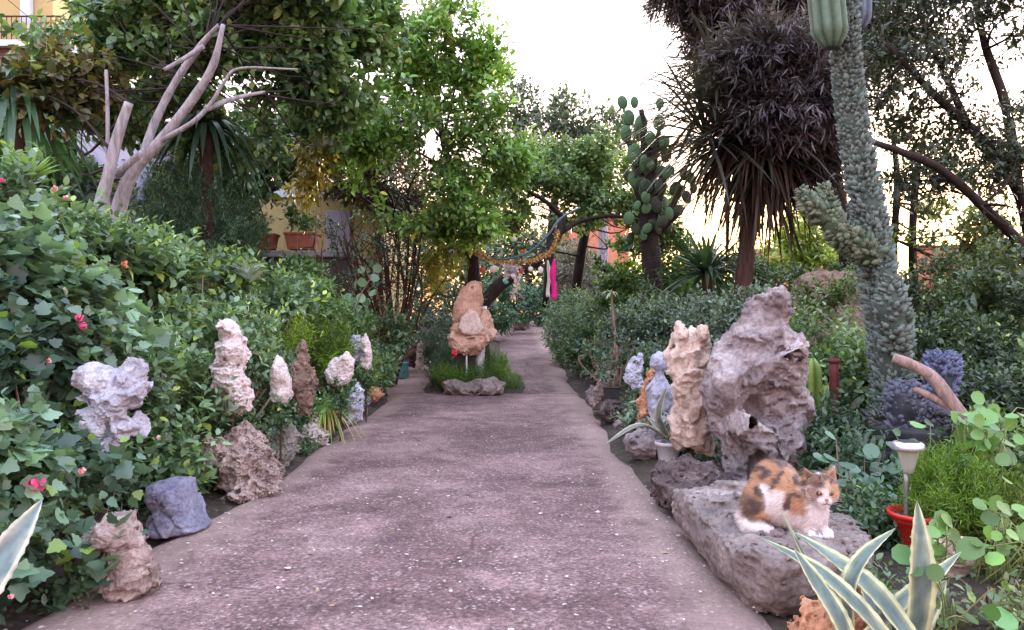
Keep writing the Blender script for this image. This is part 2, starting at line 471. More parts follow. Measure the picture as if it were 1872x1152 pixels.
# ================================================================== SETTING
MAT = {}
def ground_mat():
    m, n, b = newmat('soil'); co = coord(n)
    a = noise_t(n, co, 3.0, 8, .7); r = ramp(n, a, [(.3, (.022, .015, .012)), (.5, (.045, .032, .024)), (.7, (.09, .066, .05))])
    v = N(n, 'ShaderNodeTexVoronoi'); v.inputs['Scale'].default_value = 22; n.links.new(co, v.inputs['Vector'])
    lit = ramp(n, v.outputs[0], [(.1, g1(1)), (.3, g1(0))])
    c = mixc(n, math2(n, 'MULTIPLY', lit.outputs[0], .6), r.outputs[0], (.16, .11, .07))
    n.links.new(c, b.inputs['Base Color']); b.inputs['Roughness'].default_value = .95
    bump(n, b, math2(n, 'ADD', noise_t(n, co, 18, 8, .7), v.outputs[0]), 1.0, .03); return m
def path_mat():
    m, n, b = newmat('worn_concrete'); co = coord(n)
    big = noise_t(n, co, 0.9, 6, .6, .6)
    base = ramp(n, big, [(.28, (.090, .053, .055)), (.48, (.150, .092, .092)), (.66, (.27, .180, .176)), (.8, (.44, .335, .335))])
    # patchy wear at a hand's scale
    mid = ramp(n, noise_t(n, co, 5.5, 8, .72, .3), [(.34, g1(.62)), (.5, g1(.92)), (.64, g1(1.32))])
    c = mixc(n, .9, base.outputs[0], mid.outputs[0], 'MULTIPLY')
    fine = noise_t(n, co, 62, 6, .8)
    fr = ramp(n, fine, [(.38, g1(.38)), (.5, g1(.95)), (.60, g1(1.6))])
    c = mixc(n, .9, c, fr.outputs[0], 'MULTIPLY')
    # pale specks (aggregate and lichen)
    v = N(n, 'ShaderNodeTexVoronoi'); v.inputs['Scale'].default_value = 46; v.inputs['Randomness'].default_value = 1
    dn = N(n, 'ShaderNodeTexNoise'); dn.inputs['Scale'].default_value = 40; n.links.new(co, dn.inputs['Vector'])
    n.links.new(mixc(n, .03, co, dn.outputs['Color'], 'ADD'), v.inputs['Vector'])
    gate = ramp(n, noise_t(n, co, 7, 5, .7), [(.38, g1(0)), (.56, g1(1))])
    sp = ramp(n, v.outputs[0], [(.22, g1(.6)), (.42, g1(0))])
    sel = ramp(n, v.outputs['Color'], [(.30, g1(0)), (.5, g1(1))])
    fac = math2(n, 'MULTIPLY', math2(n, 'MULTIPLY', sp.outputs[0], gate.outputs[0]), sel.outputs[0])
    c = mixc(n, fac, c, (.48, .38, .375))
    # dark damp blotches
    dk = ramp(n, noise_t(n, co, 2.1, 6, .7, .8), [(.56, g1(0)), (.72, g1(.4))])
    c = mixc(n, dk.outputs[0], c, (.105, .064, .062))
    cv = N(n, 'ShaderNodeTexVoronoi', feature='DISTANCE_TO_EDGE'); cv.inputs['Scale'].default_value = .55
    dc = N(n, 'ShaderNodeTexNoise'); dc.inputs['Scale'].default_value = 2.2; dc.inputs['Detail'].default_value = 8; n.links.new(co, dc.inputs['Vector'])
    n.links.new(mixc(n, .35, co, dc.outputs['Color'], 'ADD'), cv.inputs['Vector'])
    ck = ramp(n, cv.outputs[0], [(.002, g1(.7)), (.007, g1(0))])
    c = mixc(n, math2(n, 'MULTIPLY', ck.outputs[0], ramp(n, noise_t(n, co, 1.1, 3), [(.48, g1(0)), (.56, g1(1))]).outputs[0]), c, (.05, .033, .03))
    sxp = N(n, 'ShaderNodeSeparateXYZ'); n.links.new(co, sxp.inputs[0])      # soil and pale dust gathered along both edges
    ex = math2(n, 'ABSOLUTE', math2(n, 'ADD', sxp.outputs[0], .34), 0)
    exn = math2(n, 'ADD', ex, math2(n, 'MULTIPLY', math2(n, 'SUBTRACT', noise_t(n, co, 3.5, 6, .7), .5), .7))
    dst = ramp(n, exn, [(.80, g1(0)), (1.0, g1(.5))]); c = mixc(n, dst.outputs[0], c, (.37, .27, .24))
    dirt = ramp(n, exn, [(1.10, g1(0)), (1.20, g1(.8))]); dirt.color_ramp.elements[0].position = .96; dirt.color_ramp.elements[1].position = 1.0
    n.links.new(c, b.inputs['Base Color']); b.inputs['Roughness'].default_value = .88
    b.inputs['Specular IOR Level'].default_value = .25
    bump(n, b, math2(n, 'ADD', math2(n, 'MULTIPLY', fine, .8), math2(n, 'MULTIPLY', v.outputs[0], .9)), .7, .006)
    return m
# path outline: left / right edge (x) against y
LE = np.array([(-4, -1.52), (2.4, -1.63), (3.4, -1.55), (4.3, -1.43), (6.2, -1.50), (8.6, -1.46), (9.5, -1.56), (11.2, -1.85), (12.4, -1.7), (13.4, -1.35)])
RE = np.array([(-4, 1.05), (2.5, .90), (3.6, .82), (5.5, .76), (8.5, .92), (10.0, .86), (10.7, .80), (13, .86), (15.2, .92), (18.5, .95), (21.5, .9), (23.5, .6)])
IL = np.array([(9.66, 0.05), (10.1, .17), (11, .05), (11.8, -.05), (14, -.22), (16.3, -.38), (21.3, -.52), (23.5, -.9)])   # right branch, left edge
IR = np.array([(9.66, -1.0), (10.1, -1.08), (11.2, -1.12), (12.4, -1.2), (13.4, -1.3)])                               # left branch, right edge
def edge(E, y): return np.interp(y, E[:, 0], E[:, 1])
def strip(ys, fl, fr, nx, z0, jit):
    V, f = [], []
    for i, y in enumerate(ys):
        l = fl(y) + jit * float(vn(np.array([y * 3.1, 1.7, .3]))) ; r = fr(y) + jit * float(vn(np.array([y * 3.3, 7.7, .9])))
        for j in range(nx):
            t = j / (nx - 1); x = l + (r - l) * t
            ed = (-.035 if j in (0, nx - 1) else 0)
            V.append((x, y, float(gz(y)) + z0 + ed + .006 * float(vn(np.array([x * 2, y * 2, 3.])))))
    for i in range(len(ys) - 1):
        for j in range(nx - 1):
            a = i * nx + j; f.append([a, a + 1, a + nx + 1, a + nx])
    return np.array(V), f
soil = ground_mat(); conc = path_mat()
# soil sheet: fine near, coarse far, one mesh
def axis_vals(): 
    a = np.concatenate([-np.geomspace(260, 8.2, 16), np.arange(-8, 8.01, .2), np.geomspace(8.2, 260, 16)]); return a
def ayl():
    return np.concatenate([np.linspace(-60, -4.5, 8), np.arange(-4, 26.01, .2), np.geomspace(26.5, 420, 18)])
xs, ys = axis_vals(), ayl()
XX, YY = np.meshgrid(xs, ys)
def onpath(x, y):
    a = (x > edge(LE, y)) & (x < edge(RE, y)) & (y < 9.66)
    b_ = (x > edge(IL, y)) & (x < edge(RE, y)) & (y >= 9.66) & (y < 23.5)
    c_ = (x > edge(LE, y)) & (x < edge(IR, y)) & (y >= 9.66) & (y < 13.4)
    return a | b_ | c_
dist = np.minimum(np.abs(XX - edge(LE, YY)), np.abs(XX - edge(RE, YY)))
outs = (XX < edge(LE, YY)) | (XX > edge(RE, YY))
ZZ = gz(YY) - .02 + np.where(outs, .09 * np.clip((dist - .05) / .35, 0, 1), 0)
pp = np.stack([XX, YY, 0 * XX], -1)
near = (np.abs(XX) < 9) & (YY < 26)
ZZ += np.where(outs & near & (dist > .1), .045 * fbm(pp * 2.2, 3, 3) + .03, 0)
isl = (XX < edge(IL, YY)) & (XX > edge(IR, YY)) & (YY > 9.66) & (YY < 23)
ZZ += np.where(isl, .07, 0)
nx = len(xs)
V = np.stack([XX, YY, ZZ], -1).reshape(-1, 3)
ii, jj = np.meshgrid(np.arange(len(ys) - 1), np.arange(nx - 1), indexing='ij'); q = (ii * nx + jj).ravel()
o = mesh_obj('ground', V, np.stack([q, q + 1, q + nx + 1, q + nx], 1), soil); o['kind'] = 'structure'
def gzz(x, y):
    """height of the soil at a place in the beds"""
    d_ = min(abs(x - edge(LE, y)), abs(x - edge(RE, y)))
    o_ = x < edge(LE, y) or x > edge(RE, y)
    return float(gz(y)) + (.07 * min(max((d_ - .05) / .35, 0), 1) if o_ else 0.012)
mb = MB()
mb.add(*strip(np.arange(-4, 9.67, .08), lambda y: edge(LE, y), lambda y: edge(RE, y), 25, .012, .035))
mb.add(*strip(np.arange(9.62, 23.5, .12), lambda y: edge(IL, y), lambda y: edge(RE, y), 9, .0125, .05))
mb.add(*strip(np.arange(9.62, 13.4, .12), lambda y: edge(LE, y), lambda y: edge(IR, y), 7, .0125, .05))
o = mb.build('path', conc); o['kind'] = 'structure'

# pale litter on the path: fallen petals and bits
n = 2600
px_ = rng.uniform(-1.6, .95, n); py_ = 1.9 + rng.gamma(1.6, 2.0, n)
m = onpath(px_, py_) & (py_ < 13); px_, py_ = px_[m], py_[m]; n = len(px_)
keep = (rng.random(n) < .42) | (np.abs(px_ + .3) > .85); px_, py_ = px_[keep], py_[keep]; n = len(px_)
pos = np.stack([px_, py_, gz(py_) + .019], 1)
dr = rng.normal(size=(n, 3)); dr[:, 2] = .06
nm = np.tile((0, 0, 1.), (n, 1)) + rng.normal(0, .12, (n, 3))
kk = rng.random(n)
cc = np.where(kk[:, None] < .55, np.array([(.50, .42, .40)]), np.where(kk[:, None] < .8, np.array([(.30, .20, .12)]), np.array([(.62, .58, .50)])))
cc = cc * np.exp(rng.normal(0, .2, n))[:, None]
sz = np.exp(rng.normal(math.log(.010), .45, n))
MAT['litter'] = leafmat('litter', .05, .8, .2)
o = leaf_obj('leaf_litter', [place(T_round(.7, 6), pos, dr, nm, sz, cc)], MAT['litter'])
tag(o, kind='stuff', label='pale petals and dry bits scattered over the concrete path', cat='leaf litter')

# ================================================================== ROCKS
RK = {
 'mauve': rockmat('mauve_pitted_limestone', (.12, .095, .10), (.27, .228, .236), (.53, .475, .48), 7, .7, .9),
 'cream': rockmat('cream_limestone', (.30, .21, .17), (.55, .43, .37), (.72, .61, .54), 6, .45, .7, stain=(.42, .22, .09)),
 'white': rockmat('pale_limestone', (.40, .33, .32), (.60, .52, .51), (.74, .67, .65), 9, .5, .8),
 'blue': rockmat('blue_grey_limestone', (.27, .28, .37), (.42, .43, .53), (.58, .58, .66), 7, .35, .6),
 'paleblue': rockmat('pale_lilac_limestone', (.30, .30, .37), (.48, .48, .56), (.66, .66, .73), 12, .5, 1.0),
 'figure': rockmat('pinkish_beige_limestone', (.36, .20, .14), (.54, .35, .27), (.66, .49, .41), 7, .4, .7),
 'grey': rockmat('grey_limestone', (.10, .10, .15), (.20, .20, .28), (.36, .35, .43), 8, .4, .7),
 'brown': rockmat('brown_porous_stone', (.07, .045, .035), (.20, .14, .11), (.42, .33, .29), 12, 1.0, 1.0),
 'porous': rockmat('porous_tufa', (.13, .085, .075), (.36, .28, .26), (.62, .53, .50), 11, 1.0, 1.0),
 'green': rockmat('mossy_stone', (.09, .12, .10), (.24, .23, .21), (.42, .37, .35), 9, .5, .8),
 'orange': rockmat('orange_limestone', (.30, .14, .08), (.52, .27, .16), (.66, .42, .29), 9, .5, .8),
 'slab': rockmat('brown_sandstone', (.10, .078, .075), (.22, .178, .172), (.40, .335, .325), 8, .4, .9),
 'dark': rockmat('dark_stone', (.035, .024, .024), (.10, .072, .072), (.22, .17, .17), 14, 1.0, 1.0),
 'disc': rockmat('pale_pink_stone', (.52, .40, .37), (.62, .50, .46), (.70, .60, .56), 5, .2, .4),
}
def rock_mesh(poly, d, T, Rr=None, p=2.2, rough=.25, nsc=None, carve=(), lumps=(), res=52, bias=0.0, seed=0, facet=0.0, pad_px=0, planes=2.2, yo=0.0, shear=0.0):
    """poly: outline in pixels standing at distance d; T: half thickness in metres; Rr: rounding reach"""
    W = np.array([P(x, y, d) for x, y in poly]); xz = W[:, [0, 2]]
    ext = xz.max(0) - xz.min(0); S = ext.max() + 2 * pad_px * d / F; Rr = Rr or .5 * ext.min()
    nsc = nsc or 3.2 / ext.min()
    h = S / res
    c0 = xz.mean(0)
    def fn(X):
        sd = polysd(X[:, 0, :, 0], X[:, 0, :, 2], xz)[:, None, :] + 0 * X[..., 1]
        # lookup with wobble by first order only (keeps the outline)
        u = np.clip(1 - sd / Rr, 0, None)
        yy = X[..., 1] - d - yo + bias * (X[..., 2] - c0[1]) + shear * (X[..., 0] - c0[0])
        X2 = X[:, :1]
        Tm = T * (1 + .35 * vn(np.stack([X2[..., 0], 0 * X2[..., 0], X2[..., 2]], -1) * nsc * .7, seed + 5))
        f = (np.abs(yy) / Tm) ** p + u ** p
        f = (f ** (1 / p) - 1) * Rr * .8
        for lx, ly, dy, rx, rz, ry in lumps:
            c = P(lx, ly, d); f = smin(f, ell(X, (c[0], d + dy, c[2]), (rx, ry, rz)), .25 * Rr)
        amp = rough * Rr
        mk = np.abs(f) < .26 * Rr + amp * 1.3 + facet * Rr * .5 + 3 * h
        Xm = X[mk]
        f[mk] += amp * (.75 * fbm(Xm * nsc * 1.3, seed + 7, 3) - .45 * fbm(Xm * nsc * 2.6, seed + 8, 3, .55, True) + .3 * fbm(Xm * nsc * 6, seed + 11, 2))
        if facet:
            st = vn(np.stack([Xm[..., 0] * nsc * .6, Xm[..., 1] * nsc * .6, Xm[..., 2] * nsc * 3.5], -1), seed + 21)
            f[mk] += facet * Rr * np.sign(st) * np.abs(st) ** .5 * .5
        f = f + .10 * amp
        rs = np.random.default_rng(seed + 500)
        if planes and len(Xm):
            c3 = Xm.mean(0)
            for cs_, ka in ((.55, 1.0), (.26, .45)):
                sp_ = cs_ * ext.min(); nS = int(min(110, max(12, (ext[0] + sp_) * (ext[1] + sp_) * (2 * T + sp_) / sp_ ** 3 * .8)))
                sd_ = np.stack([rs.uniform(xz[:, 0].min(), xz[:, 0].max(), nS), rs.uniform(d + yo - T, d + yo + T, nS), rs.uniform(xz[:, 1].min(), xz[:, 1].max(), nS)], 1)
                rv = rs.normal(0, 1, (nS, 3)); rv /= np.linalg.norm(rv, axis=1)[:, None]; Xw = Xm + .12 * sp_ * vn(Xm / sp_ * 2, seed + 60)[:, None]
                s2 = sd_ - c3; ci = np.concatenate([((s2 ** 2).sum(1)[None].astype(np.float32) - 2 * (a_ @ s2.T.astype(np.float32))).argmin(1) for a_ in np.array_split((Xw - c3).astype(np.float32), max(1, len(Xw) // 40000))])
                f[mk] += ka * planes * .1 * Rr * np.clip(((Xm - sd_[ci]) * rv[ci]).sum(1) / sp_, -.8, .8)
        for lx, ly, dy, rx, rz, ry in carve:
            c = P(lx, ly, d); f = smax(f, -ell(X, (c[0], d + dy, c[2]), (rx, ry, rz)), .12 * Rr)
        return f
    pad = 3 * h + pad_px * d / F
    lo = (xz[:, 0].min() - pad - .1 * Rr, d + yo - T * 1.6 - pad - abs(bias) * ext[1] / 2 - abs(shear) * ext[0] / 2, xz[:, 1].min() - pad - .1 * Rr)
    hi = (xz[:, 0].max() + pad + .1 * Rr, d + yo + T * 1.6 + pad + abs(bias) * ext[1] / 2 + abs(shear) * ext[0] / 2, xz[:, 1].max() + pad + .1 * Rr)
    return nets(fn, lo, hi, h)
def rock(label, mat, poly, d, T, parent=None, name='stone', group=None, rod=None, **k):
    V, f = rock_mesh(poly, d, T, **k)
    c = V.mean(0); c[2] = V[:, 2].min()
    if parent is not None: return mesh_obj(name, V, f, RK[mat], parent)
    if rod:      # stone carried on a thin iron rod
        t = thing('standing_stone', label, 'stone', (c[0], c[1], gzz(c[0], c[1])), group)
        mesh_obj('stone', V, f, RK[mat], t)
        rb = MB().add(*tube([(c[0], c[1], gzz(c[0], c[1]) - .05), (c[0] + .004, c[1], c[2] + .06)], rod * .6, k=8)); rb.build('iron_rod', MAT['iron'], t)
        return t
    o = mesh_obj(name, V, f, RK[mat], loc=c); tag(o, label, 'stone', group); return o
def blobpoly(cx, cy, rx, ry, n=12, j=.12, seed=0, flat=0):
    r = np.random.default_rng(seed); an = np.linspace(0, 2 * np.pi, n, endpoint=False)
    k = 1 + r.uniform(-j, j, n); y = cy + ry * k * np.sin(an)
    if flat: y = np.minimum(y, cy + ry * flat)
    return list(zip(cx + rx * k * np.cos(an), y))
MAT['iron'] = plain('rusty_iron', (.10, .05, .035), .8, .3)
GL, GR = 'stones set along the left edge of the path', 'stones set along the right edge of the path'
# ---- the tall stone, right
rock('tall mauve pitted limestone with a dark hollow, standing behind the cat', 'mauve',
     [(1411, 529), (1424, 539), (1446, 536), (1454, 547), (1452, 567), (1440, 590), (1447, 609), (1460, 631), (1464, 675), (1470, 719), (1468, 750), (1463, 778), (1466, 812), (1463, 850), (1458, 900),
      (1400, 905), (1345, 900), (1330, 885), (1328, 816), (1306, 781), (1287, 745), (1273, 716), (1278, 692), (1293, 647), (1324, 609), (1350, 592), (1357, 572), (1372, 550), (1391, 534)],
     4.35, .20, Rr=.12, p=1.6, rough=.24, nsc=8.5, res=118, seed=3, name='standing_stone', group=GR,
     carve=[(1365, 742, -.17, .062, .085, .15), (1362, 850, -.27, .045, .13, .16), (1372, 790, -.17, .035, .06, .09), (1452, 592, -.08, .065, .06, .16), (1478, 575, 0, .04, .05, .2), (1290, 800, -.2, .07, .10, .2), (1318, 840, -.25, .07, .12, .10), (1375, 655, -.30, .03, .10, .05), (1470, 660, -.18, .05, .06, .06)],
     planes=4.2)
# ---- cream stone on rod
rock('cream upright stone with an ochre patch, left of the tall mauve stone', 'cream',
     [(1243, 597), (1252, 600), (1256, 612), (1272, 601), (1283, 601), (1289, 625), (1292, 660), (1286, 690), (1292, 730), (1300, 775), (1290, 822), (1262, 822), (1240, 822), (1228, 795), (1230, 760), (1236, 720), (1233, 690), (1222, 680), (1219, 650), (1232, 634), (1233, 612)],
     4.75, .15, Rr=.12, p=2, rough=.16, nsc=8, res=84, seed=14, group=GR, rod=.014, planes=3, carve=[(1259, 613, -.12, .02, .018, .05), (1234, 668, -.10, .035, .06, .05)])
# ---- white bust like stone
t = thing('standing_stone', 'pale bluish stone with a rounded top like a bust', 'stone', P(1205, 760, 5.3), GR)
rock('', 'blue', [(1193, 652), (1205, 642), (1216, 646), (1222, 662), (1219, 675), (1212, 684), (1222, 700), (1234, 720), (1240, 760), (1238, 790), (1196, 790), (1186, 745), (1184, 712), (1196, 694), (1200, 680), (1190, 668)], 5.3, .12, parent=t, p=2, planes=.9, rough=.08, nsc=8, res=70, seed=18)
rock('reddish brown pointed stone leaning behind the bust shaped stone', 'orange', [(1190, 670), (1200, 680), (1198, 720), (1190, 760), (1168, 762), (1166, 735), (1178, 700)], 5.5, .09, seed=19, group=GR, rough=.2)
rock('small grey blue upright stone with a split top beside the dead twigs', 'blue',
     [(1146, 672), (1158, 652), (1164, 655), (1168, 646), (1173, 650), (1173, 690), (1172, 706), (1160, 716), (1150, 704), (1143, 692)], 5.9, .07, p=2, rough=.25, seed=20, res=60, group=GR, rod=.01, carve=[(1164, 668, -.07, .012, .03, .04)])
rock('whitish stone with a dark foot, farthest on the right path edge', 'porous', [(1098, 690), (1112, 684), (1120, 700), (1110, 725), (1100, 748), (1084, 750), (1081, 735), (1088, 712)], 7.7, .12, seed=21, rough=.25, group=GR)
rock('low mauve stone lying at the foot of the whitish one', 'mauve', [(1072, 716), (1082, 706), (1094, 712), (1096, 728), (1074, 728)], 8.6, .1, seed=22, group=GR)
rock('dark brown pitted lump in front of the black pot', 'dark', [(1100, 742), (1112, 734), (1132, 736), (1146, 748), (1144, 768), (1122, 774), (1104, 768), (1095, 756)], 7.0, .13, seed=23, rough=.3, nsc=14, res=64, group=GR)
for i, (x, y, rx, ry, lb) in enumerate([(1138, 776, 14, 10, 'low pinkish stone left of the pale stones by the agave pot'), (1160, 772, 15, 9, 'flat pinkish stone between two pale ones by the agave pot'), (1184, 776, 17, 13, 'pale wedge shaped stone under the potted agave leaves'), (1206, 800, 14, 10, 'small cream stone half behind the white pot')]):
    rock(lb, ['mauve', 'mauve', 'cream', 'cream'][i], blobpoly(x, y, rx, ry, 10, .2, 30 + i), 6.3 - .25 * i, .07, seed=30 + i, group='low stones by the potted agave')
rock('mauve stone with three round holes like a skull, on the path edge', 'mauve', [(1146, 795), (1165, 788), (1190, 786), (1215, 795), (1222, 815), (1214, 838), (1190, 841), (1160, 835), (1143, 824), (1140, 808)],
     5.25, .15, p=2, planes=1.2, rough=.11, nsc=9, res=70, seed=40, group=GR, carve=[(1154, 808, -.14, .027, .02, .08), (1162, 797, -.12, .014, .010, .07), (1155, 824, -.14, .022, .014, .06)])
rock('dark rounded boulder behind the slab the cat sits on', 'dark', [(1196, 870), (1215, 852), (1255, 843), (1300, 850), (1332, 878), (1340, 905), (1320, 930), (1260, 940), (1215, 925), (1196, 900)],
     3.95, .22, p=2, rough=.16, seed=41, res=64, group=GR)
# ---- the slab: plan outline, thickness up
def plan_rock(poly, z0, z1, Rr, p, rough, nsc, h, seed, top=None):
    poly = np.array(poly, float); zc = (z0 + z1) / 2; T = (z1 - z0) / 2
    def fn(X):
        sd = polysd(X[:, :, 0, 0], X[:, :, 0, 1], poly)[:, :, None] + 0 * X[..., 2]
        sd = sd - .045 * np.clip((zc - X[..., 2]) / T, 0, 1) ** 1.5       # undercut below
        u = np.clip(1 - sd / Rr, 0, None)
        ww = X[..., 2] - zc - .014 * vn(X * np.array([3, 3, 0]), seed + 9)
        f = ((np.abs(ww) / T) ** p + u ** p) ** (1 / p) - 1
        f = f * min(Rr, T)
        mk = np.abs(f) < rough * 1.3 + 3 * h
        q = X[mk] * np.array([1, 1, 2.2])
        f[mk] += rough * (.6 * fbm(q * nsc, seed, 3) - .55 * fbm(q * nsc * 1.9, seed + 4, 4, .6, True) + .25 * fbm(q * nsc * 6, seed + 6, 2))
        return f
    lo = (poly[:, 0].min() - .08, poly[:, 1].min() - .08, z0 - .06); hi = (poly[:, 0].max() + .08, poly[:, 1].max() + .08, z1 + .06)
    return nets(fn, lo, hi, h)
V, f = plan_rock([(.75, 3.55), (.745, 3.15), (.745, 2.80), (.77, 2.60), (.86, 2.46), (1.04, 2.48), (1.20, 2.60), (1.30, 2.78), (1.31, 3.1), (1.25, 3.45), (1.0, 3.6)], .012, .200, .04, 6, .024, 8, .0085, 50)
o = mesh_obj('stone_slab', V, f, RK['slab'], loc=(1.0, 3.0, 0)); tag(o, 'thick flat brown stone slab on which the cat sits', 'stone', GR)

# ---- left side stones
t = thing('standing_stone', 'large pale blue stone of four rounded lobes among the left leaves', 'stone', (P(200, 860, 3.0)[0], 3.0, .03), GL)
rock('', 'paleblue', [(178, 720), (200, 690), (228, 715), (228, 752), (200, 775), (176, 755)],
     3.0, .055, parent=t, Rr=.05, p=2.0, planes=4.2, rough=.30, nsc=13, res=110, seed=60, name='lobed_stone', pad_px=70,
     lumps=[(178, 702, .0, .095, .062, .05), (160, 712, .02, .055, .052, .04), (240, 697, -.005, .055, .085, .045), (230, 722, .015, .05, .055, .05), (172, 775, .0, .055, .078, .045), (233, 779, .0, .062, .036, .042), (200, 735, -.01, .07, .085, .05)],
     carve=[(214, 690, -.05, .007, .05, .05), (206, 790, 0, .014, .030, .10), (224, 752, -.055, .035, .006, .03), (150, 742, -.03, .03, .010, .05)])
rock('', 'blue', [(184, 800), (212, 800), (212, 830), (206, 858), (192, 860), (184, 830)], 3.02, .045, parent=t, p=2, rough=.2, seed=61, name='stub', res=44)
rock('tall whitish knobbly stone standing on a rod, left side', 'white',
     [(398, 592), (412, 585), (430, 590), (440, 610), (450, 625), (449, 655), (444, 680), (450, 700), (456, 728), (453, 748), (440, 756), (418, 760), (408, 745), (404, 722), (390, 708), (391, 680), (397, 655), (402, 630), (398, 612)],
     4.35, .10, Rr=.085, p=2, rough=.24, nsc=15, res=92, seed=64, group=GL, rod=.016, facet=.08,
     carve=[(400, 608, -.08, .022, .03, .06), (422, 655, -.10, .012, .012, .05), (408, 668, -.10, .05, .010, .04), (420, 716, -.11, .05, .009, .05), (436, 730, -.1, .03, .008, .04)])
rock('small smooth white pointed stone on a rod, second along the left side', 'white', [(508, 650), (516, 655), (524, 672), (532, 695), (533, 720), (526, 742), (508, 738), (494, 732), (494, 700), (497, 670)], 4.9, .07, p=2, planes=1.0, rough=.10, seed=65, res=60, group=GL, rod=.012)
rock('dark brown pitted pointed stone right of the small white one', 'brown', [(552, 626), (558, 628), (562, 650), (570, 675), (576, 700), (573, 730), (565, 755), (552, 760), (540, 742), (534, 705), (535, 665), (546, 645)], 5.0, .08, p=2, rough=.3, nsc=15, seed=66, res=74, group=GL)
rock('rounded cream white stone with a lobed top above the spider plant', 'white', [(594, 678), (606, 660), (620, 652), (634, 645), (644, 660), (646, 684), (636, 700), (618, 706), (602, 698)], 6.0, .11, p=2, planes=1.4, rough=.12, seed=67, res=60, group=GL, rod=.014)
rock('smooth bluish white upright stone, left of a pair', 'blue', [(638, 624), (646, 612), (658, 612), (662, 640), (660, 664), (648, 664), (637, 645)], 7.2, .09, seed=68, planes=.8, rough=.07, res=48, group='pair of pale upright stones', rod=.012)
rock('pointed greyish white stone, right of a pair', 'white', [(662, 620), (670, 611), (678, 630), (680, 670), (672, 682), (656, 668), (664, 645)], 7.1, .08, seed=69, planes=1.4, rough=.14, res=48, group='pair of pale upright stones', rod=.012)
rock('grey blue stone with white ridge beside the spider plant', 'blue', [(642, 712), (652, 703), (662, 715), (664, 745), (658, 768), (642, 776), (632, 765), (634, 735)], 6.35, .12, seed=70, rough=.22, res=56, group=GL)
rock('small dark grey stone leaning on the blue one', 'grey', [(660, 712), (672, 722), (676, 738), (668, 748), (656, 748), (656, 725)], 7.3, .09, seed=71, rough=.2, group=GL)
rock('flat rusty brown stone at the far left path corner', 'orange', [(664, 712), (680, 705), (694, 714), (698, 724), (684, 734), (668, 732)], 8.3, .12, seed=72, rough=.25, group=GL)
rock('big brown and white porous rock full of pits on the left path edge', 'porous',
     [(432, 777), (440, 778), (452, 795), (470, 812), (485, 830), (492, 846), (508, 862), (513, 880), (504, 900), (480, 914), (452, 916), (425, 905), (400, 896), (390, 880), (376, 868), (372, 842), (384, 820), (405, 800), (425, 788)],
     4.25, .19, Rr=.18, p=2, rough=.26, nsc=13, res=96, seed=75, group=GL, name='porous_rock',
     carve=[(400, 892, -.12, .09, .03, .12), (440, 850, -.19, .02, .014, .05), (465, 865, -.17, .018, .02, .05), (420, 830, -.17, .02, .012, .05), (455, 885, -.17, .02, .012, .05), (480, 878, -.15, .012, .02, .05), (410, 858, -.17, .012, .016, .05), (432, 810, -.15, .02, .012, .05)])
rock('mossy grey oval stone behind the big porous rock', 'green', [(486, 800), (500, 785), (518, 775), (538, 778), (545, 800), (540, 830), (526, 850), (505, 855), (488, 835)], 5.1, .13, seed=76, rough=.16, group=GL, res=60)
rock('low grey wedge of stone with a dark cleft, beyond the mossy oval one', 'white', [(550, 790), (566, 768), (578, 770), (598, 795), (592, 812), (560, 814), (545, 808)], 5.9, .12, seed=77, rough=.16, group=GL, carve=[(572, 800, -.12, .09, .008, .05)])
rock('smooth slate blue boulder with a flat sloping top', 'grey', [(283, 886), (300, 878), (340, 880), (350, 910), (362, 945), (374, 962), (352, 972), (300, 978), (285, 970), (290, 930), (282, 905)], 3.52, .13, Rr=.07, p=3, planes=1.2, rough=.09, nsc=7, seed=78, res=64, group=GL)
rock('pale notched rock under the ivy at the front left of the path', 'porous', [(200, 945), (228, 940), (244, 962), (262, 990), (278, 1030), (276, 1075), (250, 1092), (215, 1098), (196, 1080), (190, 1040), (180, 1010), (150, 1000), (148, 978), (175, 978)], 2.70, .11, Rr=.09, p=2.2, rough=.2, nsc=10, seed=79, res=74, group=GL, carve=[(212, 1020, -.1, .012, .06, .06), (190, 1000, -.08, .03, .03, .06)])
rock('dim grey brown rock half hidden behind the front left one', 'mauve', [(112, 975), (140, 955), (170, 965), (182, 1000), (172, 1035), (130, 1030), (108, 1005)], 2.86, .08, seed=80, rough=.2, group=GL)
# ---- under the agave and by the red pot
rock('orange brown rough stone at the base of the striped agave', 'orange', [(1460, 1135), (1490, 1105), (1530, 1095), (1580, 1110), (1600, 1150), (1600, 1200), (1460, 1200)], 2.25, .09, seed=81, rough=.25, nsc=16, group='orange stones around the agave')
rock('orange brown upright stone between the agave leaves and the slab', 'orange', [(1565, 1055), (1585, 1048), (1608, 1068), (1610, 1100), (1592, 1118), (1566, 1110)], 2.5, .05, seed=82, rough=.25, nsc=16, group='orange stones around the agave')
rock('broad tan stone right of the red pot under round leaves', 'cream', [(1700, 985), (1740, 968), (1782, 1000), (1800, 1050), (1790, 1110), (1730, 1140), (1690, 1110), (1694, 1040)], 2.75, .12, seed=83, rough=.2, nsc=9, res=60)
rock('small grey stone showing among the right hand leaves', 'grey', [(1790, 925), (1815, 910), (1832, 925), (1835, 945), (1812, 965), (1792, 955)], 3.0, .05, seed=84, rough=.2)

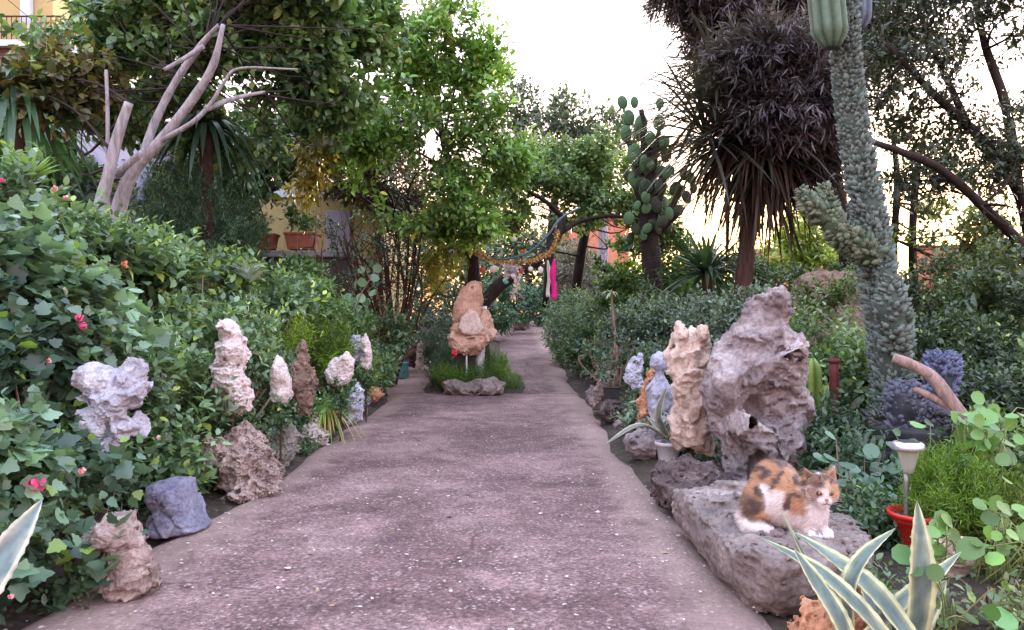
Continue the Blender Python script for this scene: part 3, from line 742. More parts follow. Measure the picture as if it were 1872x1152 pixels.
# ---- the centre statue of stacked flat stones
sx = P(862, 700, 9.9)
t = thing('stacked_stone_figure', 'stacked orange stones like a hooded figure on the island of ferns', 'sculpture', (sx[0], 9.9, float(gz(9.9)) + .05))
rock('', 'figure', [(868, 513), (878, 517), (882, 530), (883, 548), (880, 566), (878, 590), (842, 592), (829, 585), (829, 566), (834, 545), (844, 528), (856, 517)], 9.9, .13, parent=t, name='top_stone', seed=90, planes=1.0, rough=.07, res=60, carve=[(864, 527, -.12, .018, .02, .05)])
rock('', 'figure', [(832, 578), (850, 572), (885, 570), (897, 580), (900, 600), (906, 608), (905, 618), (897, 622), (880, 632), (840, 630), (828, 618), (826, 600)], 9.95, .16, parent=t, name='middle_stone', seed=91, planes=1.4, rough=.11, res=60)
rock('', 'figure', [(826, 608), (845, 612), (890, 612), (896, 622), (886, 632), (880, 642), (868, 650), (848, 648), (834, 644), (820, 628), (819, 616)], 9.85, .17, parent=t, name='lower_stone', seed=92, planes=1.6, rough=.14, nsc=9, res=60)
rock('', 'disc', [(843, 580), (858, 566), (872, 570), (878, 585), (884, 600), (879, 610), (862, 614), (846, 610), (838, 600)], 9.74, .04, parent=t, name='front_disc', seed=93, planes=.5, rough=.04, res=50, Rr=.05)
MAT['white_paint'] = plain('white_painted_metal', (.62, .63, .68), .5, .4, .12)
MAT['black'] = plain('black_plastic', (.018, .018, .022), .5, .5)
mb = MB()
mb.add(*tube([P(876, 700, 10.0), P(878, 655, 10.0), P(886, 560, 10.05)], [.075, .06, .03], k=12)); mb.build('support_post', MAT['white_paint'], t)
b1, b2 = P(832, 690, 10.05), P(870, 640, 10.05)
V, f = box((b1[0], 9.98, b1[2]), (b2[0], 10.22, b2[2])); bevel(mesh_obj('dark_plinth', V, f, MAT['black'], t, smooth=False), .012)
mb = MB().add(*tube([P(853, 690, 9.78), P(853, 650, 9.78)], [.012], k=8)); mb.build('thin_leg', MAT['white_paint'], t)
rock('long low grey and brown stone lying in front of the fern island', 'slab', [(812, 700), (830, 693), (850, 700), (880, 694), (905, 692), (921, 702), (920, 720), (890, 724), (830, 724), (812, 718)], 9.55, .15, Rr=.10, seed=95, rough=.18, nsc=8, res=70)
# ================================================================== PLANTS
LM = leafmat('leaf', .30, .38, .6)
LG = leafmat('glossy_leaf', .22, .36, .5)
LD = leafmat('dry_leaf', .12, .8, .15)
BK = {'grey': barkmat('pale_grey_bark', (.13, .12, .13), (.40, .38, .41), 26, .2), 'dark': barkmat('dark_bark', (.012, .009, .009), (.042, .030, .028)),
      'brown': barkmat('red_brown_bark', (.025, .014, .012), (.085, .050, .042)), 'twig': barkmat('dry_twig', (.12, .07, .055), (.30, .20, .16), 20)}
T8, TT, TRD, TL, TN = T_oval(.5), T_tri(.42), T_round(), T_lobe(), T_needle(.05)
def B(px, py, d, rx, ry, dd=None):
    s = d / F
    return (P(px, py, d), (rx * s, dd if dd else .5 * (rx + ry) * s, ry * s))
STY = {   # template, leaf length, col a, col b, per twig, twig length, wd, alt, altp, mat
 'lobed':   dict(gap=.42, gs=3.2, tpl=TL, L=.064, ca=(.055, .115, .085), cb=(.18, .31, .20), per=7, tw=.20, wd=1.0, alt=(.22, .36, .08), altp=.05, up=.25),
 'lantana': dict(gap=.40, gs=3.4, tpl=T_oval(.62), L=.070, ca=(.065, .13, .080), cb=(.20, .33, .17), per=8, tw=.20, alt=(.30, .42, .10), altp=.06, up=.5),
 'hedge':   dict(gap=.34, gs=2.8, tpl=T_oval(.55), L=.050, ca=(.055, .115, .065), cb=(.17, .28, .14), per=9, tw=.16, alt=(.25, .36, .10), altp=.04, up=.45),
 'dark':    dict(tpl=T_oval(.5), L=.055, ca=(.022, .055, .036), cb=(.07, .14, .07), per=9, tw=.18, up=.4),
 'needle':  dict(tpl=T_tri(.16), L=.055, ca=(.035, .085, .055), cb=(.10, .20, .12), per=22, tw=.20, up=.9, spread=.8),
 'citrus':  dict(tpl=T_oval(.52), L=.098, ca=(.065, .15, .030), cb=(.20, .36, .055), per=7, tw=.24, alt=(.34, .40, .08), altp=.05, up=.15),
 'far':     dict(tpl=TT, L=.13, ca=(.035, .075, .045), cb=(.11, .19, .09), per=7, tw=.3, up=.3),
 'crown':   dict(tpl=T_oval(.66), L=.105, ca=(.055, .12, .060), cb=(.19, .33, .13), per=7, tw=.28, alt=(.26, .33, .10), altp=.06, up=.1),
 'fine':    dict(tpl=T_oval(.5), L=.060, ca=(.035, .060, .046), cb=(.11, .16, .105), per=9, tw=.26, up=.15),
 'fern':    dict(tpl=T_tri(.10), L=.065, ca=(.12, .24, .030), cb=(.27, .44, .06), per=30, tw=.26, up=.9, spread=.9),
 'pale':    dict(tpl=T_oval(.5), L=.055, ca=(.13, .21, .16), cb=(.27, .38, .27), per=9, tw=.16, up=.5),
}
SKIP = ('tpl', 'L', 'ca', 'cb', 'per')
def fol(sty, blobs, twigs, **k):
    s = dict(STY[sty]); s.update(k)
    L, tpl, ca, cb, per = s.pop('L'), s.pop('tpl'), s.pop('ca'), s.pop('cb'), s.pop('per')
    return foliage(blobs, twigs, per, L, tpl, ca, cb, **s)
def stems(base, blobs, n, r, seed=0):
    mb = MB(); rs = np.random.default_rng(seed)
    for i in range(n):
        c, rr = blobs[i % len(blobs)]
        e = np.array(c) + rs.uniform(-.75, .75, 3) * np.array(rr)
        b = np.array(base) + np.array([rs.normal(0, .04), rs.normal(0, .04), -.03])
        m = .5 * (b + e) + rs.normal(0, .06, 3) * np.linalg.norm(e - b); m[2] = max(m[2], b[2] + .1)
        mb.add(*tube([b, m, e], [r, r * .7, r * .25], k=5))
    return mb
def shrub(label, sty, blobs, twigs, cat='shrub', name='shrub', group=None, nst=8, r=.012, bark='twig', flowers=None, extra=None, mat=None, **k):
    c0 = np.mean([b[0] for b in blobs], 0); x, y = c0[0], c0[1]; z = gzz(x, y)
    t = thing(name, label, cat, (x, y, z), group)
    k.setdefault('zmin', z + .01)
    packs = [fol(sty, blobs, twigs, **k)]
    if extra: packs += extra
    leaf_obj('foliage', packs, mat or LM, t)
    if nst: stems((x, y, z), blobs, nst, r, int(abs(x * 100))).build('stems', BK[bark], t)
    if flowers:
        for (fx, fy, fd, fr, fc) in flowers: flower_head(P(fx, fy, fd), fr, fc, t)
    return t
def flower_head(c, r, colr, parent, n=26):
    d = rdir(n); d[:, 1] = -np.abs(d[:, 1]); pos = c + d * r * .55
    nm = d + rng.normal(0, .2, d.shape)
    dr = np.cross(d, rdir(n))
    cc = np.array(colr) * np.exp(rng.normal(0, .25, n))[:, None]
    leaf_obj('flower', [place(T_round(.9, 6), pos, dr, nm, r * .75, cc)], LD, parent)
PINK, PALEP, ORG = (.75, .12, .30), (.72, .36, .36), (.70, .30, .20)

# ---- left bed, near to far
GRP_L = 'leafy shrubs filling the left bed'
shrub('blue green lobed leaved bush at the very front left with a bright pink flower', 'lobed', [B(-50, 900, 2.6, 130, 190, .3), B(10, 760, 2.95, 105, 170, .25), B(0, 1010, 2.75, 80, 85, .12), B(-60, 1060, 2.5, 120, 110, .3)], 900, name='lantana_bush', group=GRP_L,
      flowers=[(66, 885, 2.5, .034, PINK), (150, 862, 2.75, .018, PALEP), (20, 1090, 2.3, .01, PALEP)], shell=.45)
shrub('tall blue green bush on the far left with pale pink flower heads', 'lobed', [B(20, 560, 3.3, 140, 150, .45), B(120, 620, 3.5, 110, 120, .4), B(10, 700, 3.5, 140, 150, .4), B(-90, 620, 3.2, 120, 250, .4)], 1050, name='lantana_bush', group=GRP_L,
      flowers=[(145, 580, 3.1, .020, PINK), (152, 596, 3.1, .018, PINK), (88, 660, 3.0, .014, PALEP), (4, 330, 3.3, .012, PINK)], L=.068)
shrub('light green bush with spear shaped leaf rosettes at the upper left', 'lantana', [B(40, 400, 4.0, 110, 100, .4), B(105, 450, 4.3, 85, 60, .4), B(130, 480, 4.2, 130, 110, .4)], 620, name='lantana_bush', group=GRP_L,
      flowers=[(100, 345, 3.75, .018, PALEP), (120, 362, 3.75, .016, PALEP), (200, 555, 3.8, .02, ORG), (205, 490, 3.9, .02, ORG)],
      extra=[place(T_oval(.28), np.tile(P(58, 330, 3.8), (16, 1)), np.stack([np.cos(np.arange(16) * 2.4), np.sin(np.arange(16) * 2.4) * .6, .5 + .08 * np.arange(16)], 1), np.tile((0, 0, 1.), (16, 1)) + rng.normal(0, .3, (16, 3)), .16, np.tile((.20, .34, .10), (16, 1)))])
shrub('grey green lantana with orange flowers beneath the grey tree trunks', 'lantana', [B(210, 500, 4.7, 120, 90, .4), B(300, 520, 5.0, 110, 80, .4), B(220, 590, 4.5, 130, 100, .4), B(330, 600, 4.9, 110, 90, .4)], 900, name='lantana_bush', group=GRP_L, L=.068,
      flowers=[(228, 484, 4.3, .028, ORG), (168, 490, 4.2, .022, ORG), (205, 540, 4.1, .025, ORG), (195, 640, 4.0, .018, PALEP)])
shrub('green bush behind the blue lobed stone with a red stalk', 'lantana', [B(250, 720, 4.1, 110, 110, .35), B(330, 760, 4.2, 90, 110, .3), B(300, 850, 4.0, 95, 90, .3), B(170, 860, 3.6, 90, 90, .25)], 900, name='lantana_bush', group=GRP_L, L=.060,
      flowers=[(230, 838, 3.3, .014, PALEP), (290, 800, 3.6, .014, (.6, .42, .36))])
shrub('dense mid green bush behind the tall knobbly white stone', 'hedge', [B(400, 650, 5.2, 100, 110, .4), B(360, 760, 4.9, 90, 90, .3), B(470, 720, 5.6, 80, 90, .4), B(430, 820, 4.9, 80, 60, .25)], 1000, name='lantana_bush', group=GRP_L, ca=(.06, .12, .07), cb=(.20, .32, .17),
      flowers=[(288, 680, 4.6, .012, PALEP)])
shrub('leafy bush with yellow green young tips in the middle of the left bed', 'lantana', [B(400, 530, 6.3, 90, 70, .5), B(480, 560, 6.5, 90, 70, .5), B(420, 600, 6.0, 100, 70, .4)], 850, name='lantana_bush', group=GRP_L, alt=(.34, .5, .12), altp=.14,
      flowers=[(488, 582, 5.9, .02, PALEP), (490, 632, 5.6, .016, PALEP)],
      extra=[place(T_oval(.3), np.tile(P(452, 490, 6.0) , (14, 1)) + np.linspace(0, .12, 14)[:, None] * np.array([[.1, 0, -1]]), np.stack([np.cos(np.arange(14) * 2.4), np.sin(np.arange(14) * 2.4) * .6, .35 + .04 * np.arange(14)], 1), np.tile((0, 0, 1.), (14, 1)) + rng.normal(0, .3, (14, 3)), .17, np.tile((.26, .32, .28), (14, 1)))])
shrub('lower green bush between the spiky brown stone and the terracotta planters', 'hedge', [B(560, 580, 7.6, 80, 80, .5), B(620, 620, 8.2, 70, 60, .5), B(540, 520, 7.8, 55, 50, .4)], 850, name='lantana_bush', group=GRP_L, ca=(.05, .12, .05), cb=(.16, .29, .10), L=.06)
shrub('low dark shoots around the foot of the white stones on the left', 'hedge', [B(520, 750, 5.6, 50, 35, .15), B(470, 740, 5.4, 50, 50, .2), B(580, 760, 6.2, 40, 40, .2), B(600, 720, 6.9, 70, 50, .3)], 480, name='low_plant', cat='plant', nst=0, ca=(.03, .07, .04), cb=(.10, .19, .09))
shrub('ivy with big dark leaves creeping over the front left rock', 'lobed', [B(238, 972, 2.56, 26, 34, .03), B(170, 1030, 2.62, 50, 40, .05), B(150, 905, 3.15, 80, 40, .12), B(110, 1050, 2.75, 80, 40, .12), B(250, 880, 3.4, 50, 40, .12)], 115, name='ivy', cat='climbing plant', nst=5, r=.004, per=5, L=.058, shell=.7)
shrub('dark leaves at the foot of the slate blue boulder', 'dark', [B(390, 870, 4.35, 40, 50, .15), B(270, 930, 3.75, 60, 60, .2), B(340, 900, 4.2, 60, 50, .2)], 200, name='low_plant', cat='plant', nst=3, ca=(.035, .08, .045), cb=(.10, .18, .08))
for i, (lb, b, n) in enumerate([
    ('bright green asparagus fern behind the small white stones', [B(590, 640, 6.9, 60, 42, .25), B(640, 680, 7.3, 40, 40, .2)], 230),
    ('yellowish asparagus fern left of the brown pointed stone', [B(515, 630, 6.2, 55, 30, .2), B(500, 660, 6.1, 40, 35, .2)], 150)]):
    shrub(lb, 'fern', b, n, name='asparagus_fern', cat='fern', group='asparagus ferns of the left bed', nst=4, r=.004, ca=(.09, .17, .03) if i == 0 else (.15, .20, .04))
shrub('dark rosemary like bush with fine leaves right of the grey trunks', 'needle', [B(370, 400, 7.4, 110, 90, .6), B(300, 440, 7.0, 80, 60, .5), B(430, 440, 7.8, 60, 80, .5), B(330, 340, 7.6, 60, 50, .4)], 900, name='rosemary_bush', nst=8)
shrub('small leafy bush at the foot of the bare brown stems', 'hedge', [B(700, 620, 9.6, 50, 50, .4), B(680, 670, 8.9, 40, 35, .3), B(650, 640, 9.2, 50, 50, .3)], 420, name='lantana_bush', group=GRP_L, L=.07)
t = thing('round_leaved_plant', 'climber with big round pale green leaves beside the bare stems', 'plant', (P(665, 560, 8.6)[0], 8.6, 0.05))
rp = np.array([P(x, y, 8.5 + .1 * i % 3) for i, (x, y) in enumerate([(640, 560), (652, 540), (665, 525), (678, 512), (690, 500), (655, 570), (670, 545), (645, 585), (636, 548), (662, 555), (680, 530), (648, 528), (672, 570), (660, 500), (684, 492)])])
leaf_obj('foliage', [place(TRD, rp, rng.normal(0, .5, (15, 3)) + (0, 0, .4), np.tile((0, -1., .5), (15, 1)) + rng.normal(0, .3, (15, 3)), .115, np.tile((.13, .26, .17), (15, 1)) * np.exp(rng.normal(0, .15, 15))[:, None])], LM, t)
MB().add(*tube([(rp[:, 0].mean(), 8.65, .05), P(650, 570, 8.6), P(685, 495, 8.6)], [.015, .01, .004])).build('stems', BK['twig'], t)

# ---- bare brown stems (old bougainvillea) left of the island
def bare(label, base, ends, n, r0, seed, name='bare_shrub', group=None, fz=0, sty='dark', twl=.5):
    rs = np.random.default_rng(seed); t = thing(name, label, 'shrub', base, group); mb = MB(); tips = []
    for i in range(n):
        e = np.array(ends[i % len(ends)]) + rs.normal(0, .14, 3); b = np.array(base) + rs.normal(0, .05, 3) * (1, 1, .2)
        m = b + (e - b) * .5 + rs.normal(0, .10, 3) + (0, 0, .12)
        c = spline([b, m, e], 11); r = r0 * rs.uniform(.5, 1)
        mb.add(*tube([b, m, e], [r, r * .7, r * .35], k=6, rough=.25, seed=i))
        for j in range(7):
            k = rs.integers(4, 11); q = c[k]; d = rs.normal(0, 1, 3) + (0, 0, .6); d /= np.linalg.norm(d)
            L = twl * rs.uniform(.4, 1)
            mb.add(*tube([q, q + d * L * .5 + rs.normal(0, .03, 3), q + d * L], [r * .3, r * .2, .0015], n=5, k=4)); tips.append(q + d * L)
    mb.build('stems', BK['twig'] if r0 < .02 else BK['brown'], t)
    if fz:
        leaf_obj('foliage', [fol(sty, [(p, (.16, .16, .14)) for p in tips], fz)], LM, t)
    return t
bare('thicket of bare reddish brown stems left of the fern island', (P(715, 620, 10.2)[0], 10.2, .07), [P(640, 430, 10), P(690, 410, 10.3), P(720, 400, 10.5), P(760, 420, 10.2), P(670, 470, 9.8), P(790, 480, 10.4), P(740, 460, 10)], 26, .030, 5, fz=260, sty='dark', twl=.7)
bare('thin dry whitish twigs arching in front of the brown stem thicket', (P(700, 690, 9.7)[0], 9.7, .05), [P(650, 560, 9.4), P(700, 530, 9.6), P(760, 600, 9.5), P(730, 520, 9.6)], 9, .009, 6, twl=.3)
bare('brown forked branches rising left of the thicket by the planters', (P(680, 560, 11)[0], 11, .08), [P(610, 430, 11), P(640, 440, 11), P(590, 450, 11.2)], 6, .05, 8, fz=90, sty='dark')
# hanging yellow green plant
shrub('yellow green trailing plant hanging beside the citrus trunk', 'fern', [B(808, 470, 10.6, 30, 50, .2), B(790, 500, 10.6, 22, 40, .2), B(835, 460, 10.6, 25, 25, .2)], 240, name='trailing_plant', cat='plant', nst=3, r=.005, up=0, droop=.8, ca=(.20, .25, .03), cb=(.42, .42, .06), zmin=.5)
shrub('lit orange yellow foliage hanging from the left tree above the yellow wall', 'citrus', [B(575, 290, 9.0, 30, 60, .3), B(560, 340, 9.0, 25, 30, .3), B(595, 240, 9.2, 35, 40, .3)], 150, name='hanging_vine', cat='climbing plant', nst=3, r=.006, ca=(.13, .13, .025), cb=(.32, .26, .05), droop=.5, zmin=1)  # warm light on this foliage is painted into the leaf colours
# ---- fern island
isx = P(865, 700, 9.9)
shrub('mound of bright green fern around the stacked stone figure', 'fern', [B(830, 690, 9.75, 45, 18, .18), B(880, 684, 9.9, 45, 20, .25), B(905, 670, 10.1, 25, 26, .2), B(850, 690, 9.7, 60, 14, .12), B(930, 702, 9.9, 26, 20, .15)], 520, name='fern', cat='fern', nst=0, L=.045, tw=.18, ca=(.08, .17, .03), cb=(.20, .36, .05))
shrub('dark green grass tufts at the left of the fern island', 'needle', [B(805, 690, 10.0, 25, 28, .2), B(820, 660, 10.4, 25, 30, .2), B(795, 640, 11.2, 25, 40, .2)], 240, name='grass_tuft', cat='plant', nst=0, L=.06)
shrub('low dark bush behind the stacked stone figure', 'dark', [B(790, 600, 11.8, 50, 60, .4), B(760, 640, 12, 50, 30, .3), B(830, 600, 12.2, 40, 40, .3), B(900, 680, 11.0, 22, 20, .2)], 420, nst=4, ca=(.03, .07, .05), cb=(.08, .17, .10))
shrub('leafy bush under the hanging ornaments at the bend of the path', 'hedge', [B(900, 560, 17, 60, 50, .6), B(950, 550, 19, 50, 45, .6), B(990, 555, 22, 30, 50, .6), B(880, 585, 16.4, 30, 25, .3)], 620, nst=5, L=.10, ca=(.03, .08, .055), cb=(.08, .19, .11),
      flowers=[(950, 545, 17.9, .06, (.6, .05, .04)), (955, 460, 17.9, .05, (.6, .08, .04)), (880, 468, 16, .05, (.65, .12, .04))])
# ---- right hand hedges
GRP_R = 'leafy bushes lining the right of the path'
shrub('pale green topped bush at the far right bend of the path', 'pale', [B(1060, 575, 14.0, 65, 45, .7), B(1040, 610, 13.0, 50, 45, .5), B(1100, 590, 13.5, 60, 50, .6)], 900, name='hedge_bush', group=GRP_R, L=.075, ca=(.10, .19, .12), cb=(.24, .36, .23))
shrub('dark leafy bush spilling onto the path edge below the pale topped one', 'hedge', [B(1080, 640, 11.0, 55, 50, .4), B(1120, 660, 10.0, 60, 45, .4), B(1050, 650, 12.5, 40, 45, .3)], 900, name='hedge_bush', group=GRP_R, L=.06, ca=(.035, .075, .04), cb=(.11, .20, .09))
shrub('grey green bush behind the bust shaped stone', 'hedge', [B(1180, 600, 9.2, 80, 55, .5), B(1240, 600, 8.6, 80, 55, .5), B(1160, 660, 8.7, 60, 50, .4), B(1230, 660, 7.6, 70, 50, .4)], 1300, name='hedge_bush', group=GRP_R, L=.055, ca=(.055, .10, .07), cb=(.15, .22, .15))
shrub('grey green bush directly behind the tall mauve stone', 'hedge', [B(1310, 590, 7.3, 80, 50, .4), B(1380, 600, 6.6, 80, 70, .4), B(1300, 680, 6.3, 60, 70, .4)], 900, name='hedge_bush', group=GRP_R, L=.052, ca=(.06, .10, .075), cb=(.17, .23, .17))
shrub('green bush between the tall stone and the knobbly cactus', 'lantana', [B(1500, 620, 6.0, 70, 70, .4), B(1540, 700, 5.4, 70, 90, .4), B(1480, 720, 5.6, 50, 80, .3)], 700, name='hedge_bush', group=GRP_R, L=.058, ca=(.05, .10, .045), cb=(.15, .24, .10))
shrub('dark foliage filling the ground behind the cat', 'dark', [B(1540, 850, 4.0, 70, 60, .25), B(1500, 800, 4.7, 60, 60, .25), B(1590, 900, 3.6, 70, 70, .25), B(1600, 980, 3.1, 60, 60, .15), B(1560, 800, 4.4, 80, 60, .2)], 620, nst=4, ca=(.035, .075, .04), cb=(.10, .18, .10), L=.05)
for i, (px, py, d, s) in enumerate([(1545, 885, 3.4, 1), (1600, 860, 3.5, .9)]):
    n = 26; pos = np.array([P(px + rng.normal(0, 32), py + rng.normal(0, 32), d + rng.normal(0, .08)) for _ in range(n)])
    t = thing('round_leaved_plant', ['plant with rounded blue green leaves right beside the cat', 'rounded blue green leaves left of the garden lamp stem'][i], 'plant', (pos[:, 0].mean(), d, gzz(pos[0, 0], d)), 'round leaved plants behind the slab')
    leaf_obj('foliage', [place(TRD, pos, rng.normal(0, 1, (n, 3)) * (1, .6, .3), np.tile((0, -.5, 1.), (n, 1)) + rng.normal(0, .35, (n, 3)), .062 * np.exp(rng.normal(0, .25, n)), np.tile((.10, .19, .13), (n, 1)) * np.exp(rng.normal(0, .2, n))[:, None])], LM, t)
    mb = MB()
    for p in pos[:14]: mb.add(*tube([(pos[:, 0].mean(), d, gzz(px * 0 + 1.5, d)), (p + np.array([pos[:, 0].mean(), d, 0])) / 2 * (1, 1, .7), p], [.004, .003, .002], n=6, k=4))
    mb.build('stems', BK['twig'], t)
GRP_F = 'dense bushes behind the cactus on the far right'
for lb, b, n, st in [
    ('dark dense bush right of the knobbly cactus', [B(1720, 560, 6.6, 90, 100, .5), B(1700, 660, 6.0, 80, 80, .4)], 850, 'hedge'),
    ('dark dense bush at the far right edge above the nasturtiums', [B(1840, 560, 5.8, 100, 110, .5), B(1830, 680, 5.3, 90, 80, .4), B(1780, 640, 5.6, 70, 90, .3)], 950, 'hedge'),
    ('brownish leafy bush low behind the driftwood', [B(1760, 730, 4.9, 90, 50, .3), B(1860, 740, 4.5, 70, 50, .3)], 500, 'dark')]:
    shrub(lb, st, b, n, group=GRP_F, L=.052, ca=(.028, .055, .032), cb=(.085, .135, .065), nst=10, r=.012, bark='dark')
shrub('bright yellow green bush beyond the yucca trunk', 'citrus', [B(1480, 430, 13, 60, 45, .6), B(1440, 470, 13, 50, 50, .6), B(1500, 480, 12.5, 50, 40, .5)], 600, nst=4, L=.11, ca=(.16, .26, .04), cb=(.42, .52, .12))
shrub('green bush behind the yucca trunk on the right', 'hedge', [B(1440, 530, 10, 50, 50, .5), B(1560, 540, 9.5, 90, 60, .5), B(1250, 520, 11, 80, 50, .5), B(1340, 520, 10.5, 80, 60, .5)], 1100, nst=6, L=.075, ca=(.04, .09, .04), cb=(.12, .22, .08))
shrub('green leaning bush below the prickly pear', 'hedge', [B(1150, 490, 14, 70, 60, .6), B(1220, 480, 13, 60, 60, .6), B(1160, 540, 13.0, 70, 50, .5)], 900, nst=6, L=.10, ca=(.03, .08, .035), cb=(.12, .24, .06))
shrub('greyish mauve bush far behind the pink ribbon', 'far', [B(1055, 490, 21, 45, 50, .8), B(1090, 520, 20, 40, 40, .8), B(1030, 530, 22, 40, 40, .6)], 700, nst=4, L=.14, ca=(.09, .09, .08), cb=(.20, .20, .17))
# ---- lower right: nasturtium, asparagus fern, ground leaves
def nasturtium(label, pts, d, L, seed, colr=(.13, .26, .06)):
    rs = np.random.default_rng(seed); n = len(pts)
    pos = np.array([P(x, y, d + rs.normal(0, .06)) for x, y in pts]); c = pos.mean(0)
    t = thing('nasturtium', label, 'plant', (c[0], c[1], gzz(c[0], c[1])), 'round leaved trailing plants at the lower right')
    leaf_obj('foliage', [place(TRD, pos, rs.normal(0, 1, (n, 3)) * (1, .7, .4), np.tile((0, -.9, .8), (n, 1)) + rs.normal(0, .4, (n, 3)), L * np.exp(rs.normal(0, .22, n)), np.array(colr) * np.exp(rs.normal(0, .25, n))[:, None])], LM, t)
    mb = MB()
    for p in pos[::2]: mb.add(*tube([(c[0] + rs.normal(0, .05), c[1] + .08, gzz(c[0], c[1])), (p + c) / 2 + rs.normal(0, .03, 3), p + (0, .01, 0)], [.003, .0025, .0015], n=7, k=4))
    mb.build('stems', plain('green_stem', (.22, .28, .10), .6, .3) if 'gs' not in MAT else MAT['gs'], t)
rs = np.random.default_rng(5)
nasturtium('round pale green leaves over the tan stone beside the red pot', [(1735 + rs.normal(0, 28), 990 + rs.normal(0, 24)) for _ in range(16)], 2.55, .052, 1)
nasturtium('round leaves trailing down at the right edge of the picture', [(1840 + rs.normal(0, 30), 1000 + rs.normal(0, 60)) for _ in range(34)], 2.5, .050, 2)
nasturtium('round leaves on long stems around the driftwood end', [(1800 + rs.normal(0, 50), 790 + rs.normal(0, 32)) for _ in range(46)], 3.1, .060, 3, (.12, .26, .07))
nasturtium('few round dark green leaves at the bottom right corner', [(1775, 1135), (1800, 1125), (1740, 1140), (1850, 1120), (1700, 1060), (1672, 1010), (1660, 1040), (1668, 1120), (1820, 1100), (1720, 1100)], 2.1, .05, 4, (.08, .19, .06))
nasturtium('round leaves in the shade under the knobbly cactus', [(1660 + rs.normal(0, 50), 870 + rs.normal(0, 40)) for _ in range(26)], 3.6, .055, 6, (.07, .14, .08))
shrub('big bright yellow green asparagus fern beside the garden lamp', 'fern', [B(1740, 885, 3.05, 60, 45, .15), B(1710, 920, 3.0, 40, 50, .12), B(1790, 900, 3.1, 50, 40, .15), B(1760, 930, 2.9, 60, 25, .1)], 360, name='asparagus_fern', cat='fern', nst=5, r=.003, L=.040, tw=.16)
shrub('sparse yellow green fern at the bottom right corner', 'fern', [B(1830, 1090, 2.6, 60, 40, .1), B(1760, 1080, 2.7, 50, 30, .1), B(1850, 960, 2.9, 50, 60, .1)], 170, name='asparagus_fern', cat='fern', nst=3, r=.003, L=.040, tw=.16, ca=(.10, .15, .03), cb=(.2, .28, .06))
shrub('mixed leafy ground plants filling the right corner bed', 'hedge', [B(1830, 850, 3.6, 110, 90, .3), B(1850, 960, 3.3, 90, 80, .25), B(1740, 1010, 3.2, 90, 60, .2), B(1660, 960, 3.5, 60, 70, .2), B(1900, 1080, 2.9, 100, 60, .2)], 700, name='low_plant', cat='plant', nst=5, r=.005, ca=(.05, .10, .035), cb=(.15, .25, .08), L=.042)

# ================================================================== TREES
def tree(label, trunks, crowns, sty, twigs, bark='dark', name='tree', cat='tree', group=None, br=1.0, brr=.03, seed=0, rough=.15, lk=None, links=True, base=None, kk=10, gap=.0, gs=2.2):
    b0 = base if base is not None else np.array(trunks[0][0][0])
    t = thing(name, label, cat, (b0[0], b0[1], b0[2]), group); mb = MB()
    for i, (pts, rad) in enumerate(trunks):
        mb.add(*tube(pts, rad, k=kk, rough=rough, seed=seed + i, n=(len(pts) - 1) * 7 + 1))
    rs = np.random.default_rng(seed + 90); mt_ = mb; mb = MB()
    if links:
        nodes = np.vstack([spline(p, 12)[4:] for p, _ in trunks])
        for c, r in crowns:
            for j in range(3):
                e = np.array(c) + rs.uniform(-.7, .7, 3) * np.array(r)
                s = nodes[np.argmin(np.linalg.norm(nodes - e, axis=1) + rs.uniform(0, .4, len(nodes)))]
                m = (s + e) / 2 + rs.normal(0, .1, 3) * np.linalg.norm(e - s)
                mb.add(*tube([s, m, e], [brr, brr * .6, brr * .2], n=9, k=5, rough=.1, seed=j))
                for q in range(3):
                    c1 = spline([s, m, e], 9)[rs.integers(3, 9)]; e1 = c1 + rs.normal(0, .5, 3) * np.array(r)
                    mb.add(*tube([c1, (c1 + e1) / 2 + rs.normal(0, .04, 3), e1], [brr * .3, brr * .2, .003], n=5, k=4))
    mt_.build('trunk', BK[bark], t)
    if links: mb.build('branches', BK['dark' if bark == 'grey' else bark], t)
    leaf_obj('crown', [fol(sty, crowns, twigs, **{**dict(gap=gap, gs=gs), **(lk or {})})], LM, t)
    return t
def Ppts(*a): return [P(*x) for x in a]
